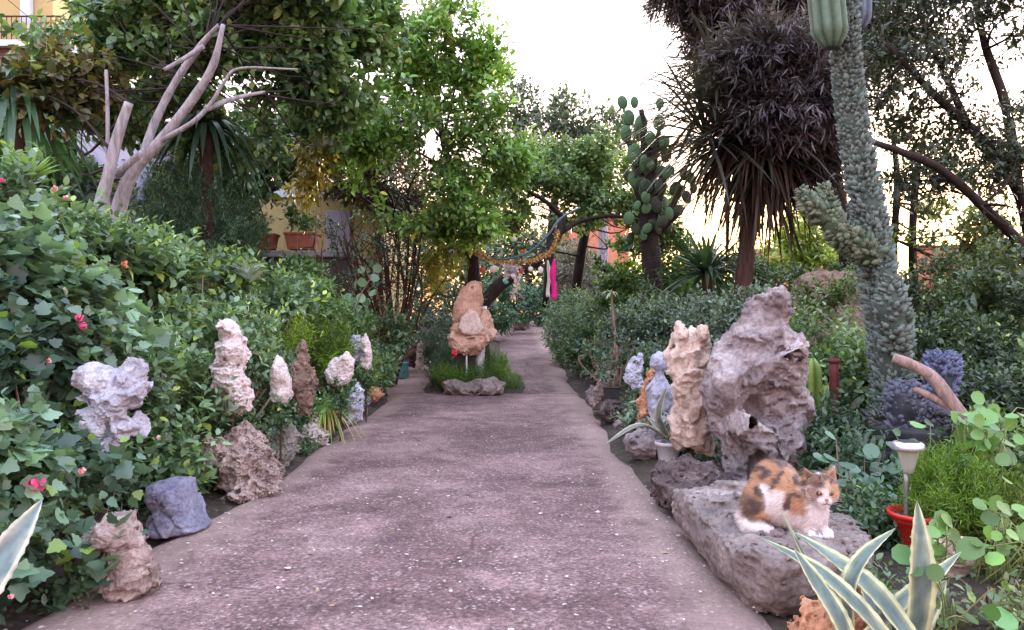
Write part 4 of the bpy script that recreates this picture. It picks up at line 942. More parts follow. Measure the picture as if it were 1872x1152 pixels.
# left tree with pale leaning trunks
tree('leaning tree with smooth pale grey twin trunks at the upper left',
     [(Ppts((185, 640, 5.9), (205, 450, 5.9), (235, 330, 5.85), (300, 250, 5.8), (355, 178, 5.75), (390, 118, 5.7), (408, 45, 5.7)), [.085, .065, .050, .038, .033, .028, .016]),
      (Ppts((256, 300, 5.85), (284, 222, 5.95), (322, 148, 5.95), (366, 85, 5.9), (400, 46, 5.8)), [.034, .031, .028, .025, .015]),
      (Ppts((290, 260, 5.8), (350, 225, 5.7), (385, 190, 5.7), (410, 150, 5.7), (440, 125, 5.7), (545, 127, 5.8)), [.022, .018, .015, .012, .010, .006]),
      (Ppts((375, 200, 5.7), (430, 180, 5.8), (485, 168, 5.9)), [.025, .018, .010]),
      (Ppts((215, 320, 5.85), (235, 300, 5.8), (262, 280, 5.8)), [.03, .028, .03]),
      (Ppts((300, 128, 5.7), (340, 105, 5.75), (372, 85, 5.8)), [.014, .016, .02])],
     [B(120, 90, 7.0, 90, 60, .5), B(200, 160, 7.2, 110, 80, .5), B(300, 80, 7.2, 120, 80, .6), B(420, 60, 7.0, 110, 70, .6), B(520, 110, 7.4, 110, 90, .6), B(330, 220, 7.8, 110, 70, .5), B(450, 230, 7.8, 100, 70, .5), B(560, 40, 7.4, 90, 70, .6), B(620, 110, 8.0, 90, 100, .6), B(560, 200, 8.0, 90, 60, .5), B(250, 10, 7.0, 100, 50, .5), B(400, -30, 6.8, 150, 60, .5), B(520, -40, 6.8, 150, 60, .5), B(640, 10, 8, 90, 70, .5), B(680, 60, 8.2, 70, 60, .4)],
     'crown', 3300, 'grey', brr=.009, seed=1, rough=.10, gap=.5, kk=14)
t = tree('thick pale grey cut trunk with a terracotta pot top, left of the leaning tree', [(Ppts((165, 560, 5.6), (180, 400, 5.6), (198, 320, 5.6), (215, 250, 5.6), (236, 188, 5.6)), [.06, .048, .043, .038, .032])],
         [B(150, 150, 6.5, 60, 50, .3), B(90, 170, 6.3, 70, 60, .3)], 'crown', 160, 'grey', brr=.014, seed=2, rough=.1, kk=14, lk=dict(ca=(.06, .08, .03), cb=(.20, .16, .06)))
t = thing('cane', 'thin pale upright cane left of the cut grey trunk', 'pole', (P(197, 300, 5.7)[0], 5.7, .07)); MB().add(*tube(Ppts((196, 600, 5.7), (197, 240, 5.7), (194, 128, 5.7)), [.018, .015, .012], k=7)).build('shaft', BK['grey'], t)
# background trees closing the left
tree('dark broad tree behind the leaning trunks at the left', [(Ppts((330, 560, 11), (340, 400, 11), (360, 250, 11)), [.15, .13, .1])],
     [B(150, 260, 10.5, 140, 90, .8), B(60, 200, 10, 120, 80, .8), B(320, 330, 11.0, 110, 100, .8), B(420, 300, 11.2, 110, 90, .8), B(520, 260, 11.5, 100, 70, .8), B(600, 250, 11.5, 90, 60, .8), B(220, 370, 10.0, 130, 80, .8), B(60, 330, 9.5, 120, 80, .8), B(380, 420, 10.8, 90, 60, .6)],
     'crown', 2300, 'dark', seed=4, lk=dict(L=.14, ca=(.035, .070, .040), cb=(.11, .19, .08)))
tree('feathery green tree with reddish tips filling the gap above the bare stems', [(Ppts((700, 620, 14), (690, 500, 14), (670, 380, 14)), [.14, .12, .08])],
     [B(640, 310, 13, 90, 60, .8), B(720, 340, 13, 80, 60, .8), B(600, 250, 13, 70, 50, .7), B(760, 400, 13.4, 60, 50, .6), B(680, 250, 13.4, 90, 60, .7)],
     'fine', 1300, 'brown', seed=6, lk=dict(L=.10, ca=(.045, .045, .025), cb=(.13, .13, .05)), brr=.03)
# citrus tree in the centre: trunk behind the figure
tree('citrus tree with bright green leaves over the centre of the path',
     [(Ppts((880, 660, 10.9), (872, 560, 10.8), (866, 500, 10.7), (862, 450, 10.6), (845, 380, 10.5), (820, 300, 10.4), (800, 200, 10.4)), [.13, .11, .09, .08, .07, .055, .04]),
      (Ppts((866, 480, 10.7), (820, 440, 10.5), (775, 425, 10.4), (720, 400, 10.3)), [.05, .04, .035, .02]),
      (Ppts((878, 560, 10.8), (915, 520, 10.9), (960, 490, 11.0), (1000, 462, 11.2), (1020, 430, 11.3), (1032, 395, 11.4)), [.10, .095, .085, .075, .065, .05]),
      (Ppts((1020, 430, 11.3), (1060, 405, 11.5), (1120, 395, 11.8), (1180, 405, 12)), [.04, .035, .03, .02]),
      (Ppts((1030, 400, 11.4), (1000, 370, 11.2), (950, 340, 11.0), (900, 300, 10.8)), [.04, .035, .028, .02])],
     [B(800, 90, 9.6, 110, 80, .6), B(880, 130, 9.8, 60, 90, .5), B(740, 150, 9.4, 90, 80, .6), B(840, 190, 9.4, 100, 80, .6), B(760, 250, 9.2, 100, 70, .5), B(860, 280, 9.4, 95, 60, .5), B(720, 350, 8.9, 70, 42, .35), B(830, 350, 9.0, 90, 50, .4), B(900, 370, 9.2, 60, 50, .4), B(780, 400, 9.5, 90, 35, .4), B(850, 420, 9.8, 70, 35, .3), B(820, 30, 9.8, 60, 40, .5), B(930, 300, 9.8, 50, 50, .4), B(660, 260, 9.2, 50, 50, .4), B(940, 250, 10, 35, 50, .3), B(680, 200, 9.4, 60, 50, .4), B(930, 220, 10, 30, 60, .3), B(660, 330, 8.8, 40, 22, .2)],
     'citrus', 3000, 'dark', name='citrus_tree', seed=8, brr=.022, gap=.42, gs=1.6, lk=dict(cs=1.2, shell=.3, ca=(.07, .15, .04), cb=(.21, .42, .085)))
tree('darker round crowned tree right of the citrus tree', [(Ppts((1040, 620, 15), (1060, 480, 14.6), (1080, 380, 14.3)), [.12, .10, .06])],
     [B(960, 300, 12.5, 60, 50, .6), B(1020, 320, 12.3, 80, 60, .6), B(1090, 300, 12.5, 80, 60, .6), B(1150, 330, 12.8, 70, 50, .6), B(1000, 370, 12, 80, 35, .4), B(1100, 370, 12.2, 80, 35, .4), B(1180, 370, 13, 60, 50, .5), B(930, 400, 13, 40, 30, .4), B(900, 330, 12, 60, 50, .4), B(960, 340, 11.6, 60, 50, .4), B(1200, 420, 13, 50, 40, .4), B(1050, 400, 12, 60, 25, .3)],
     'crown', 2300, 'dark', seed=10, brr=.02, gap=.55, lk=dict(L=.095, shell=.3, ca=(.06, .13, .05), cb=(.20, .32, .12)))
tree('thin leaved airy tree against the sky in the middle distance', [(Ppts((1000, 560, 19), (1010, 400, 18), (1030, 300, 18)), [.12, .1, .06])],
     [B(990, 240, 17, 70, 55, .8), B(1050, 220, 17, 60, 50, .8), B(1110, 250, 17, 70, 45, .8), B(940, 190, 17, 40, 60, .6), B(1030, 185, 17, 22, 22, .3)], 'fine', 520, 'dark', seed=12, brr=.02, lk=dict(L=.13, ca=(.05, .085, .06), cb=(.13, .19, .12)))
# slim grey trunk
t = thing('slim_tree', 'slim greyish purple bare trunk far behind the ribbons', 'tree', P(1100, 540, 18)); MB().add(*tube(Ppts((1102, 600, 18), (1100, 500, 18), (1104, 440, 18), (1098, 380, 18), (1110, 330, 18)), [.15, .13, .12, .10, .06], k=10, rough=.1)).build('trunk', BK['grey'], t)
# far right trees against the pink sky
tree('dark tree with long leaning limbs at the upper right',
     [(Ppts((1990, 700, 7.5), (1900, 480, 7.4), (1862, 350, 7.3), (1790, 250, 7.2), (1700, 165, 7.1), (1620, 80, 7.0)), [.10, .07, .055, .045, .035, .02]),
      (Ppts((1960, 640, 7.2), (1880, 470, 7.0), (1810, 390, 6.8), (1720, 310, 6.6), (1640, 275, 6.5), (1590, 255, 6.5), (1575, 215, 6.5)), [.06, .05, .042, .036, .03, .024, .012]),
      (Ppts((1862, 350, 7.3), (1840, 200, 7.4), (1800, 80, 7.5), (1780, -20, 7.5)), [.05, .045, .035, .02]),
      (Ppts((1770, 230, 7.2), (1720, 120, 7.4), (1680, 20, 7.5)), [.035, .03, .02])],
     [B(1640, 60, 7.2, 90, 70, .5), B(1740, 40, 7.4, 100, 70, .5), B(1840, 60, 7.2, 90, 80, .5), B(1680, 150, 7.3, 100, 60, .5), B(1790, 170, 7.4, 100, 80, .5), B(1860, 250, 7.0, 70, 70, .4), B(1700, 240, 7.2, 90, 50, .4), B(1640, 200, 7.2, 60, 60, .4), B(1790, 310, 7.2, 90, 50, .4), B(1690, 330, 7.0, 80, 50, .4), B(1850, 390, 6.6, 60, 50, .3), B(1760, -40, 7.0, 180, 60, .5)],
     'fine', 1700, 'dark', name='tree', seed=14, brr=.016, gap=.62, lk=dict(ca=(.022, .035, .028), cb=(.065, .09, .06)))
tree('young tree with thin upright stems right of the knobbly cactus',
     [(Ppts((1632, 600, 9), (1634, 450, 9), (1640, 330, 9), (1630, 230, 9)), [.05, .045, .04, .02]), (Ppts((1675, 600, 9.2), (1668, 450, 9.2), (1675, 330, 9.2), (1690, 240, 9.2)), [.06, .05, .04, .02])],
     [B(1640, 400, 8.6, 70, 50, .4), B(1740, 430, 8.4, 90, 55, .4), B(1830, 450, 8, 80, 50, .4), B(1700, 380, 8.8, 90, 40, .4), B(1780, 370, 8.6, 80, 40, .4)], 'hedge', 560, 'dark', seed=16, brr=.014, gap=.55, lk=dict(L=.075, ca=(.04, .07, .035), cb=(.14, .19, .07)))
tree('dark purplish casuarina with fine drooping twigs behind the yucca',
     [(Ppts((1560, 640, 10.5), (1550, 450, 10.4), (1500, 280, 10.2), (1430, 120, 10.0), (1380, -40, 9.8)), [.16, .14, .12, .09, .05]), (Ppts((1520, 330, 10.3), (1580, 150, 10.4), (1600, 0, 10.4)), [.06, .05, .03])],
     [B(1320, 30, 9.6, 80, 50, .6), B(1370, 90, 9.8, 110, 80, .7), B(1460, 60, 9.8, 110, 80, .7), B(1440, 170, 9.9, 100, 70, .7), B(1300, -20, 9.5, 120, 50, .6), B(1400, 230, 9.8, 60, 40, .5), B(1560, 60, 10.0, 80, 80, .6), B(1410, 100, 8.0, 110, 60, .5), B(1450, 180, 8.0, 120, 80, .5), B(1480, 280, 8.6, 70, 70, .4), B(1450, -40, 9.6, 140, 60, .6)],
     'needle', 3900, 'dark', name='casuarina_tree', seed=18, brr=.03, lk=dict(per=20, L=.15, tw=.42, ca=(.040, .034, .044), cb=(.12, .105, .13), up=0, droop=.15))
# distant wall of vegetation at horizon height
for i, (lb, bl, ca, cb) in enumerate([
    ('far green bank of trees behind the left garden', [B(-60, 480, 17, 160, 130, 2), B(120, 500, 18, 150, 120, 2), B(300, 500, 18, 150, 100, 2)], (.02, .045, .025), (.07, .13, .06)),
    ('far dark trees behind the centre of the garden', [B(640, 540, 20, 120, 60, 2), B(800, 500, 22, 130, 110, 2), B(930, 490, 26, 100, 100, 2), B(980, 460, 27, 80, 60, 1.5)], (.03, .055, .03), (.09, .15, .07)),
    ('far green trees beyond the bend of the path', [B(1040, 560, 28, 100, 50, 2), B(1180, 540, 26, 120, 60, 2), B(1320, 540, 24, 110, 50, 2)], (.04, .075, .035), (.12, .19, .08)),
    ('far green trees behind the right garden', [B(1480, 560, 22, 100, 50, 1.5), B(1640, 560, 20, 120, 60, 1.5), B(1820, 560, 18, 140, 80, 1.5), B(1960, 540, 17, 140, 120, 1.5)], (.03, .055, .03), (.09, .14, .07))]):
    c = np.mean([b[0] for b in bl], 0)
    tree(lb, [([(c[0], c[1], float(gz(c[1]))), (c[0] + .1, c[1], c[2])], [.2, .12])], bl, 'far', 1100, seed=30 + i, lk=dict(L=.26, tw=.6, ca=ca, cb=cb, zmin=.3, shell=.3), group='far tree masses', links=False)
tree('tall dark tree rising at the top left corner by the yellow house', [(Ppts((60, 620, 13), (70, 300, 13), (120, 60, 13)), [.16, .14, .08])],
     [B(200, 60, 12, 80, 60, .7), B(290, 40, 12, 90, 60, .7), B(160, 10, 12, 60, 40, .6), B(60, 140, 12, 90, 50, .5)], 'crown', 500, 'dark', seed=40, gap=.4, lk=dict(L=.13))

# ================================================================== YUCCAS
def swords(c, dirs, L, wd, droop, col, nseg=5, jit=.1):
    """curved sword leaves: returns V, tri faces, col"""
    n = len(dirs); t = np.linspace(0, 1, nseg + 1)
    d = dirs / np.linalg.norm(dirs, axis=1)[:, None]
    L = np.broadcast_to(L, (n,)) ; droop = np.broadcast_to(droop, (n,))
    side = np.cross(d, (0, 0, 1.)); side /= np.linalg.norm(side, axis=1)[:, None] + 1e-6
    Cn = c + d[:, None, :] * (L[:, None] * t)[..., None]
    Cn[..., 2] -= (droop[:, None] * L[:, None]) * t[None] ** 2.2
    wv = wd * np.sin(np.pi * np.clip(t * .86 + .12, 0, 1)) ** .7; wv[-1] = .002
    up = np.cross(side, d)
    Lf = Cn - side[:, None, :] * wv[None, :, None] * .5 + up[:, None, :] * wv[None, :, None] * .16; Rt = Cn + side[:, None, :] * wv[None, :, None] * .5 + up[:, None, :] * wv[None, :, None] * .16
    V = np.stack([Lf, Cn, Rt], 2).reshape(n, -1, 3)          # per leaf (nseg+1)*3
    f = []
    for k in range(nseg):
        a = k * 3; b_ = a + 3
        f += [[a, a + 1, b_ + 1], [a, b_ + 1, b_], [a + 1, a + 2, b_ + 2], [a + 1, b_ + 2, b_ + 1]]
    f = np.array(f); m = (nseg + 1) * 3
    Fa = (f[None] + (np.arange(n) * m)[:, None, None]).reshape(-1, 3)
    cc = np.array(col) * np.exp(rng.normal(0, .2, n))[:, None]
    return V.reshape(-1, 3), [Fa], np.repeat(cc, m, 0)
def sphdirs(n, zlo, zhi):
    z = rng.uniform(zlo, zhi, n); a = rng.uniform(0, 2 * np.pi, n); r = np.sqrt(1 - z * z)
    return np.stack([r * np.cos(a), r * np.sin(a), z], 1)
yc = P(1372, 215, 8.6)
t = thing('yucca_tree', 'tall yucca with a shaggy skirt of dead leaves and red brown trunk', 'yucca', (P(1358, 600, 8.6)[0], 8.6, .07))
MB().add(*tube(Ppts((1352, 620, 8.6), (1358, 540, 8.6), (1366, 440, 8.6), (1380, 330, 8.6), (1372, 200, 8.6)), [.125, .10, .09, .10, .08], k=16, rough=.12, n=40)).build('trunk', BK['brown'], t)
pk = []
for (hx, hy, hd, n1) in [(1372, 210, 8.6, 130), (1330, 260, 8.5, 90), (1400, 270, 8.6, 90), (1460, 220, 8.9, 60), (1300, 190, 8.7, 110), (1310, 120, 8.8, 90), (1290, 250, 8.6, 70)]:
    pk.append(swords(P(hx, hy, hd), sphdirs(n1, -.45, .75), rng.uniform(.8, 1.35, n1), .038, rng.uniform(.05, .4, n1), (.045, .048, .040)))  # backlit darkness is put into the leaf colour
leaf_obj('leaves', pk, LM, t)
pk = []
for (hx, hy, n1) in [(1460, 225, 80), (1425, 270, 90), (1378, 260, 110), (1385, 220, 110), (1395, 310, 60), (1335, 260, 70)]:
    pk.append(swords(P(hx, hy, 8.65), sphdirs(n1, -.95, -.25), rng.uniform(.5, .95, n1), .034, rng.uniform(.3, .8, n1), (.050, .036, .028)))
leaf_obj('dead_leaf_skirt', pk, LD, t)
def yucca(label, px, py, d, n, L, colr, zlo=-.1, zhi=.95, droop=(.1, .5), wd=.05, trunk=None, group=None):
    c = P(px, py, d); t = thing('yucca', label, 'yucca', (c[0], c[1], gzz(c[0], c[1])), group)
    leaf_obj('leaves', [swords(c, sphdirs(n, zlo, zhi), rng.uniform(.7, 1.1, n) * L, wd, rng.uniform(*droop, n), colr)], LM, t)
    MB().add(*tube([(c[0], c[1] + .05, gzz(c[0], c[1]) - .03), (c[0] + .03, c[1], (c[2] + .07) / 2), c], [.07, .06, .06], k=10, rough=.15)).build('trunk', BK['brown'], t)
    return t
yucca('spiky dark green yucca left of the tall yucca trunk', 1292, 500, 9.2, 90, .85, (.035, .075, .04))
yucca('small spiky yucca low beside the tall yucca trunk', 1250, 560, 10.0, 50, .6, (.04, .075, .035))
yucca('drooping green strap leaved yucca at the left edge of the picture', 30, 160, 6.4, 60, .75, (.05, .12, .06), -.3, .9, (.5, 1.2), .06)
yucca('drooping strap leaves hanging behind the pale leaning trunk', 375, 225, 7.4, 45, .70, (.035, .075, .045), -.4, .5, (.6, 1.3), .055)
yucca('bright narrow drooping leaves at the left by the wall', 60, 240, 7.6, 50, .8, (.05, .13, .05), -.2, .7, (.5, 1.2), .05)

# ================================================================== CACTI
MAT['cactus'] = colmat('cactus_skin', .62, .35, 50, .25)
def knobby(pts, rad, nk, kr, colr, seed, kk=26, n=None, tip=.55):
    rs = np.random.default_rng(seed); c = spline(pts, n or 60); V, f = tube(pts, rad, n=n or 60, k=kk, rough=.4, seed=seed)
    mb = MB(); sh = np.clip(.8 + .5 * fbm(V * 14, seed, 3), .45, 1.4)[:, None]; mb.add(V, f, np.array(colr) * .7 * sh)
    rr = np.interp(np.linspace(0, 1, len(c)), np.linspace(0, 1, len(rad)), rad)
    th = np.linspace(0, 2 * np.pi, 6, endpoint=False)
    for i in range(nk):
        k = rs.integers(0, len(c) - 1); u = rs.random(); q = c[k] * (1 - u) + c[k + 1] * u; T = c[min(k + 1, len(c) - 1)] - c[k]; T /= np.linalg.norm(T)
        a = np.cross(T, (0.3, 1, .1)); a /= np.linalg.norm(a); b_ = np.cross(T, a); ph = rs.random() * 6.283
        o = np.cos(ph) * a + np.sin(ph) * b_; o = o + T * rs.uniform(-.1, .5); o /= np.linalg.norm(o)
        s = kr * rs.uniform(.5, 1.5) * (1.35 - .75 * k / len(c)); p = q + o * rr[k] * .93; o = o + T * rs.uniform(-.1, .45) + rs.normal(0, .2, 3); o /= np.linalg.norm(o)
        e1 = np.cross(o, T); e1 /= np.linalg.norm(e1); e2 = np.cross(o, e1)
        ring = [p + (np.cos(x) * e1 + np.sin(x) * e2) * s * .62 for x in th]; r2 = [p + o * s * .6 + (np.cos(x + .5) * e1 + np.sin(x + .5) * e2) * s * .42 for x in th]
        top = p + o * s * 1.25 + T * s * tip * .5
        W = np.array(ring + r2 + [top]); F_ = [[j, (j + 1) % 6, 6 + (j + 1) % 6, 6 + j] for j in range(6)] + [[6 + j, 6 + (j + 1) % 6, 12] for j in range(6)]
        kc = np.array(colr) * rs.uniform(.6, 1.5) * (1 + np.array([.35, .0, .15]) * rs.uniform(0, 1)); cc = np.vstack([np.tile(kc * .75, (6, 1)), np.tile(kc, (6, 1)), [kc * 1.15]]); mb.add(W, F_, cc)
    return mb
KC = (.080, .125, .105)
kp = Ppts((1650, 900, 4.6), (1636, 740, 4.6), (1622, 620, 4.6), (1605, 500, 4.55), (1590, 400, 4.5), (1568, 280, 4.5), (1550, 150, 4.45), (1545, 60, 4.4), (1548, -40, 4.4))
t = thing('columnar_cactus', 'tall knobbly grey green monstrose cactus column right of the tall stone', 'cactus', (kp[0][0], 4.6, .07))
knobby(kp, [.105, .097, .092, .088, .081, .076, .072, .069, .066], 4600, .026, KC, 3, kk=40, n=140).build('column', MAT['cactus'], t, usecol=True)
def ribbed(p0, p1, r, ribs, colr):
    c = spline([p0, (np.array(p0) + p1) / 2, p1], 16); k = ribs * 6; an = np.linspace(0, 2 * np.pi, k, endpoint=False); V = []; cc = []
    for i, q in enumerate(c):
        s = i / 15; pr = r * (min(1, .45 + 3.2 * s) if s < .2 else 1) * (1 if s < .85 else math.sqrt(max(1 - ((s - .85) / .16) ** 2, .02)))
        rad = pr * (1 + .22 * np.abs(np.cos(an * ribs / 2)) - .08)
        V.append(np.stack([q[0] + rad * np.cos(an), q[1] + rad * np.sin(an), np.full(k, q[2])], 1))
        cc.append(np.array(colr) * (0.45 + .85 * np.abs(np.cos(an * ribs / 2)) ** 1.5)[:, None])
    f = [[i * k + j, i * k + (j + 1) % k, (i + 1) * k + (j + 1) % k, (i + 1) * k + j] for i in range(15) for j in range(k)] + [list(range(k))[::-1], [15 * k + j for j in range(k)]]
    return np.vstack(V), f, np.vstack(cc)
mb = MB(); mb.add(*ribbed(P(1520, 88, 4.3), P(1505, -60, 4.3), .088, 9, (.09, .15, .105))); mb.build('ribbed_arm', MAT['cactus'], t, usecol=True)
mb = MB(); mb.add(*ribbed(P(1568, 55, 4.45), P(1570, -60, 4.45), .068, 8, (.09, .13, .18))); mb.build('ribbed_arm', MAT['cactus'], t, usecol=True)
knobby(Ppts((1600, 470, 4.5), (1555, 440, 4.45), (1528, 415, 4.4), (1512, 375, 4.4), (1505, 338, 4.4)), [.07, .065, .058, .045, .02], 420, .026, (.085, .135, .08), 7).build('arm', MAT['cactus'], t, usecol=True)
knobby(Ppts((1512, 400, 4.4), (1480, 372, 4.4), (1462, 345, 4.4)), [.05, .045, .02], 160, .024, (.085, .13, .08), 8).build('arm', MAT['cactus'], t, usecol=True)
knobby(Ppts((1640, 640, 4.5), (1632, 560, 4.42), (1622, 490, 4.42)), [.07, .08, .04], 420, .028, (.085, .13, .11), 9).build('arm', MAT['cactus'], t, usecol=True)
for i, (px, py, d, r, lb) in enumerate([(1655, 728, 3.9, .085, 'round blue grey knobbly cactus head left of the driftwood fork'), (1722, 672, 4.3, .085, 'blue knobbly cactus head above the driftwood'), (1690, 800, 3.9, .15, 'dark knobbly cactus mound behind the garden lamp'), (1625, 790, 4.3, .14, 'dark knobbly clump at the foot of the tall cactus')]):
    c = P(px, py, d); t = thing('cactus_clump', lb, 'cactus', (c[0], d, gzz(c[0], d)), 'knobbly cactus clumps at the foot of the column')
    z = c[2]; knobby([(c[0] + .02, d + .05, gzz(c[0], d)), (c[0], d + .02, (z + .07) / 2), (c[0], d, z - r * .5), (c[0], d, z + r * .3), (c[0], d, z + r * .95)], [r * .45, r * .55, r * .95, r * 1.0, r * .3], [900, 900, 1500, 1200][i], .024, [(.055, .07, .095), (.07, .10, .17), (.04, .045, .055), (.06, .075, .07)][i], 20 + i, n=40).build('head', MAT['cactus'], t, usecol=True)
# small green cactus with orange flower
c = P(1492, 760, 4.9); t = thing('small_cactus', 'yellow green candle cactus with an orange bud beside the rusty pipe', 'cactus', (c[0], 4.9, .07))
for pts, r in [(Ppts((1488, 850, 4.9), (1486, 740, 4.9), (1484, 655, 4.9)), .055), (Ppts((1506, 850, 4.85), (1508, 760, 4.85), (1510, 705, 4.85)), .038), (Ppts((1478, 720, 4.92), (1464, 690, 4.92), (1463, 640, 4.92)), .026)]:
    mb = MB(); mb.add(*ribbed(pts[0], pts[-1], r, 6, (.16, .25, .05))); mb.build('stem', MAT['cactus'], t, usecol=True)
flower_head(P(1466, 622, 4.9), .028, (.70, .28, .16), t, 18)
# prickly pear
t = thing('prickly_pear', 'tall prickly pear with round pads against the bright sky', 'cactus', (P(1190, 560, 11.5)[0], 11.5, .15))
MB().add(*tube(Ppts((1190, 600, 11.5), (1192, 500, 11.5), (1186, 420, 11.5), (1180, 340, 11.5)), [.16, .14, .13, .09], k=12, rough=.15)).build('trunk', BK['dark'], t)
def pad(px, py, r, ang, tilt, colr, ey=1.25, d=11.4):
    an = np.linspace(0, 2 * np.pi, 24, endpoint=False); c = P(px, py, d); s = .84 * r * d / F; V = []
    for y, k in ((-.10, .86), (0, 1), (.10, .86)):
        V.append(np.stack([s * k * np.cos(an), np.full(24, y * s * 1.3), s * k * ey * np.sin(an)], 1))
    V.append(np.array([[0, -.17 * s, 0], [0, .17 * s, 0]])); V = np.vstack(V)
    ca, sa = math.cos(ang), math.sin(ang); V = np.stack([V[:, 0] * ca - V[:, 2] * sa, V[:, 1], V[:, 0] * sa + V[:, 2] * ca], 1)
    ct, st = math.cos(tilt), math.sin(tilt); V = np.stack([V[:, 0] * ct - V[:, 1] * st, V[:, 0] * st + V[:, 1] * ct, V[:, 2]], 1) + c
    f = [[k * 24 + j, k * 24 + (j + 1) % 24, (k + 1) * 24 + (j + 1) % 24, (k + 1) * 24 + j] for k in (0, 1) for j in range(24)] + [[72, (j + 1) % 24, j] for j in range(24)] + [[73, 48 + j, 48 + (j + 1) % 24] for j in range(24)]
    MB().add(V, f, colr).build('pad', MAT['cactus'], t, usecol=True)
pg, pd = (.075, .16, .07), (.035, .055, .03)
rp_ = np.random.default_rng(77)
bb_ = MB()
for ex_, ey_, mx_, my_ in [(1145, 250, 1165, 300), (1205, 240, 1195, 300), (1222, 310, 1205, 360), (1250, 340, 1215, 400), (1160, 340, 1175, 380), (1172, 200, 1178, 260), (1240, 390, 1210, 420)]:
    bb_.add(*tube(Ppts((1186, 430, 11.5), (mx_, my_, 11.45), (ex_, ey_, 11.4)), [.08, .06, .035], k=8, rough=.3))
bb_.build('branches', BK['dark'], t)
for i in range(46): pad(1190 + rp_.normal(0, 20), rp_.uniform(240, 440), rp_.uniform(9, 13), rp_.uniform(-.8, .8), rp_.uniform(-.9, .9), pd if rp_.random() < .5 else pg, 1.25, 11.4 + rp_.uniform(-.15, .25))
for a in [(1138, 187, 12, .2, .2, pg), (1160, 187, 11, -.2, .5, pg), (1207, 190, 11, .1, .3, pg), (1150, 215, 14, .1, .3, pg), (1145, 245, 15, 0, .4, pg), (1172, 225, 15, -.3, .2, pg), (1205, 225, 14, -.1, .1, pg), (1190, 255, 16, .3, .5, pg),
          (1160, 280, 17, .1, .2, pg), (1180, 300, 18, -.2, .6, pg), (1218, 285, 13, -.4, .3, pd), (1222, 315, 14, -.5, .2, pd), (1235, 345, 14, -.7, .3, pd), (1208, 340, 15, -.2, .2, pd), (1180, 350, 18, 0, .4, pd), (1250, 320, 10, .2, .2, pd), (1255, 360, 12, .4, .3, pd),
          (1160, 330, 15, .5, .2, pg), (1200, 375, 16, .2, .3, pd), (1268, 345, 9, -.2, .2, pd), (1240, 385, 12, -.8, .3, pd), (1213, 262, 12, .2, .5, pg)]: pad(*a)

shrub('dark low leaves under the cream stone and beside the boulder', 'dark', [B(1260, 800, 5.1, 50, 40, .15), B(1300, 850, 4.75, 40, 40, .15), B(1230, 770, 5.6, 40, 40, .15), B(1180, 740, 6.6, 40, 30, .2)], 300, name='low_plant', cat='plant', nst=3, r=.004, ca=(.03, .065, .035), cb=(.10, .18, .09), L=.045)
shrub('small green leaves around the rods of the pale pair of stones', 'hedge', [B(650, 690, 7.6, 45, 30, .15), B(620, 715, 6.6, 30, 30, .12), B(690, 690, 8.6, 30, 22, .15)], 220, name='low_plant', cat='plant', nst=3, r=.004, L=.05)
shrub('small dark leaves at the rods of the knobbly and pointed white stones', 'hedge', [B(425, 775, 4.6, 38, 18, .08), B(508, 752, 5.05, 28, 16, .06), B(465, 750, 5.2, 35, 30, .12)], 130, name='low_plant', cat='plant', nst=3, r=.004, L=.045, ca=(.04, .085, .045), cb=(.13, .22, .11))

shrub('leafy green ground plants between the agave and the red pot', 'hedge', [B(1590, 1020, 3.15, 30, 40, .1), B(1650, 1100, 2.5, 60, 35, .12), B(1590, 950, 3.2, 40, 40, .12)], 220, name='low_plant', cat='plant', nst=4, r=.004, L=.036, ca=(.04, .085, .045), cb=(.13, .22, .10))
shrub('olive green ground plants in the bottom right corner', 'hedge', [B(1800, 1130, 2.3, 90, 50, .15), B(1720, 1080, 2.45, 50, 50, .1), B(1860, 1040, 2.7, 60, 60, .15)], 260, name='low_plant', cat='plant', nst=4, r=.004, L=.036, ca=(.06, .085, .03), cb=(.17, .22, .08))

shrub('little leafy shoots hiding the rods of the small white stones', 'hedge', [B(514, 765, 4.84, 24, 22, .05), B(622, 728, 5.9, 22, 24, .05), B(665, 700, 7.0, 18, 20, .05), B(428, 775, 4.5, 22, 16, .05)], 120, name='low_plant', cat='plant', nst=0, L=.042, ca=(.045, .095, .05), cb=(.15, .26, .13), gap=0)

shrub('dark leafy carpet on the soil right of the striped agave', 'dark', [B(1720, 1060, 2.75, 80, 26, .2), B(1600, 1050, 2.9, 60, 24, .15), B(1640, 1120, 2.4, 80, 24, .15), B(1840, 1060, 2.9, 90, 26, .2), B(1760, 1140, 2.3, 90, 22, .15)], 480, name='low_plant', cat='plant', nst=0, L=.034, ca=(.035, .075, .04), cb=(.12, .20, .10), up=.8)
shrub('trailing weeds creeping along the soil at the left path edge', 'dark', [B(120, 1100, 2.62, 100, 20, .12), B(270, 960, 3.7, 40, 16, .12), B(370, 915, 4.15, 40, 14, .1), B(470, 850, 4.9, 30, 14, .12), B(540, 820, 5.5, 40, 14, .15)], 300, name='low_plant', cat='plant', nst=0, L=.034, ca=(.035, .08, .04), cb=(.13, .22, .10), up=.8)

shrub('leafy bush in front of the tan rubble wall', 'hedge', [B(1500, 545, 7.6, 45, 35, .2), B(1550, 530, 7.4, 40, 40, .2), B(1480, 590, 7.0, 40, 30, .2)], 260, nst=4, L=.05, ca=(.05, .10, .045), cb=(.16, .26, .11))
shrub('few ivy leaves at the foot of the lobed pale stone', 'lobed', [B(196, 858, 2.86, 50, 20, .05), B(150, 830, 2.95, 26, 26, .05)], 26, name='ivy', cat='climbing plant', nst=2, r=.003, L=.052, gap=0)

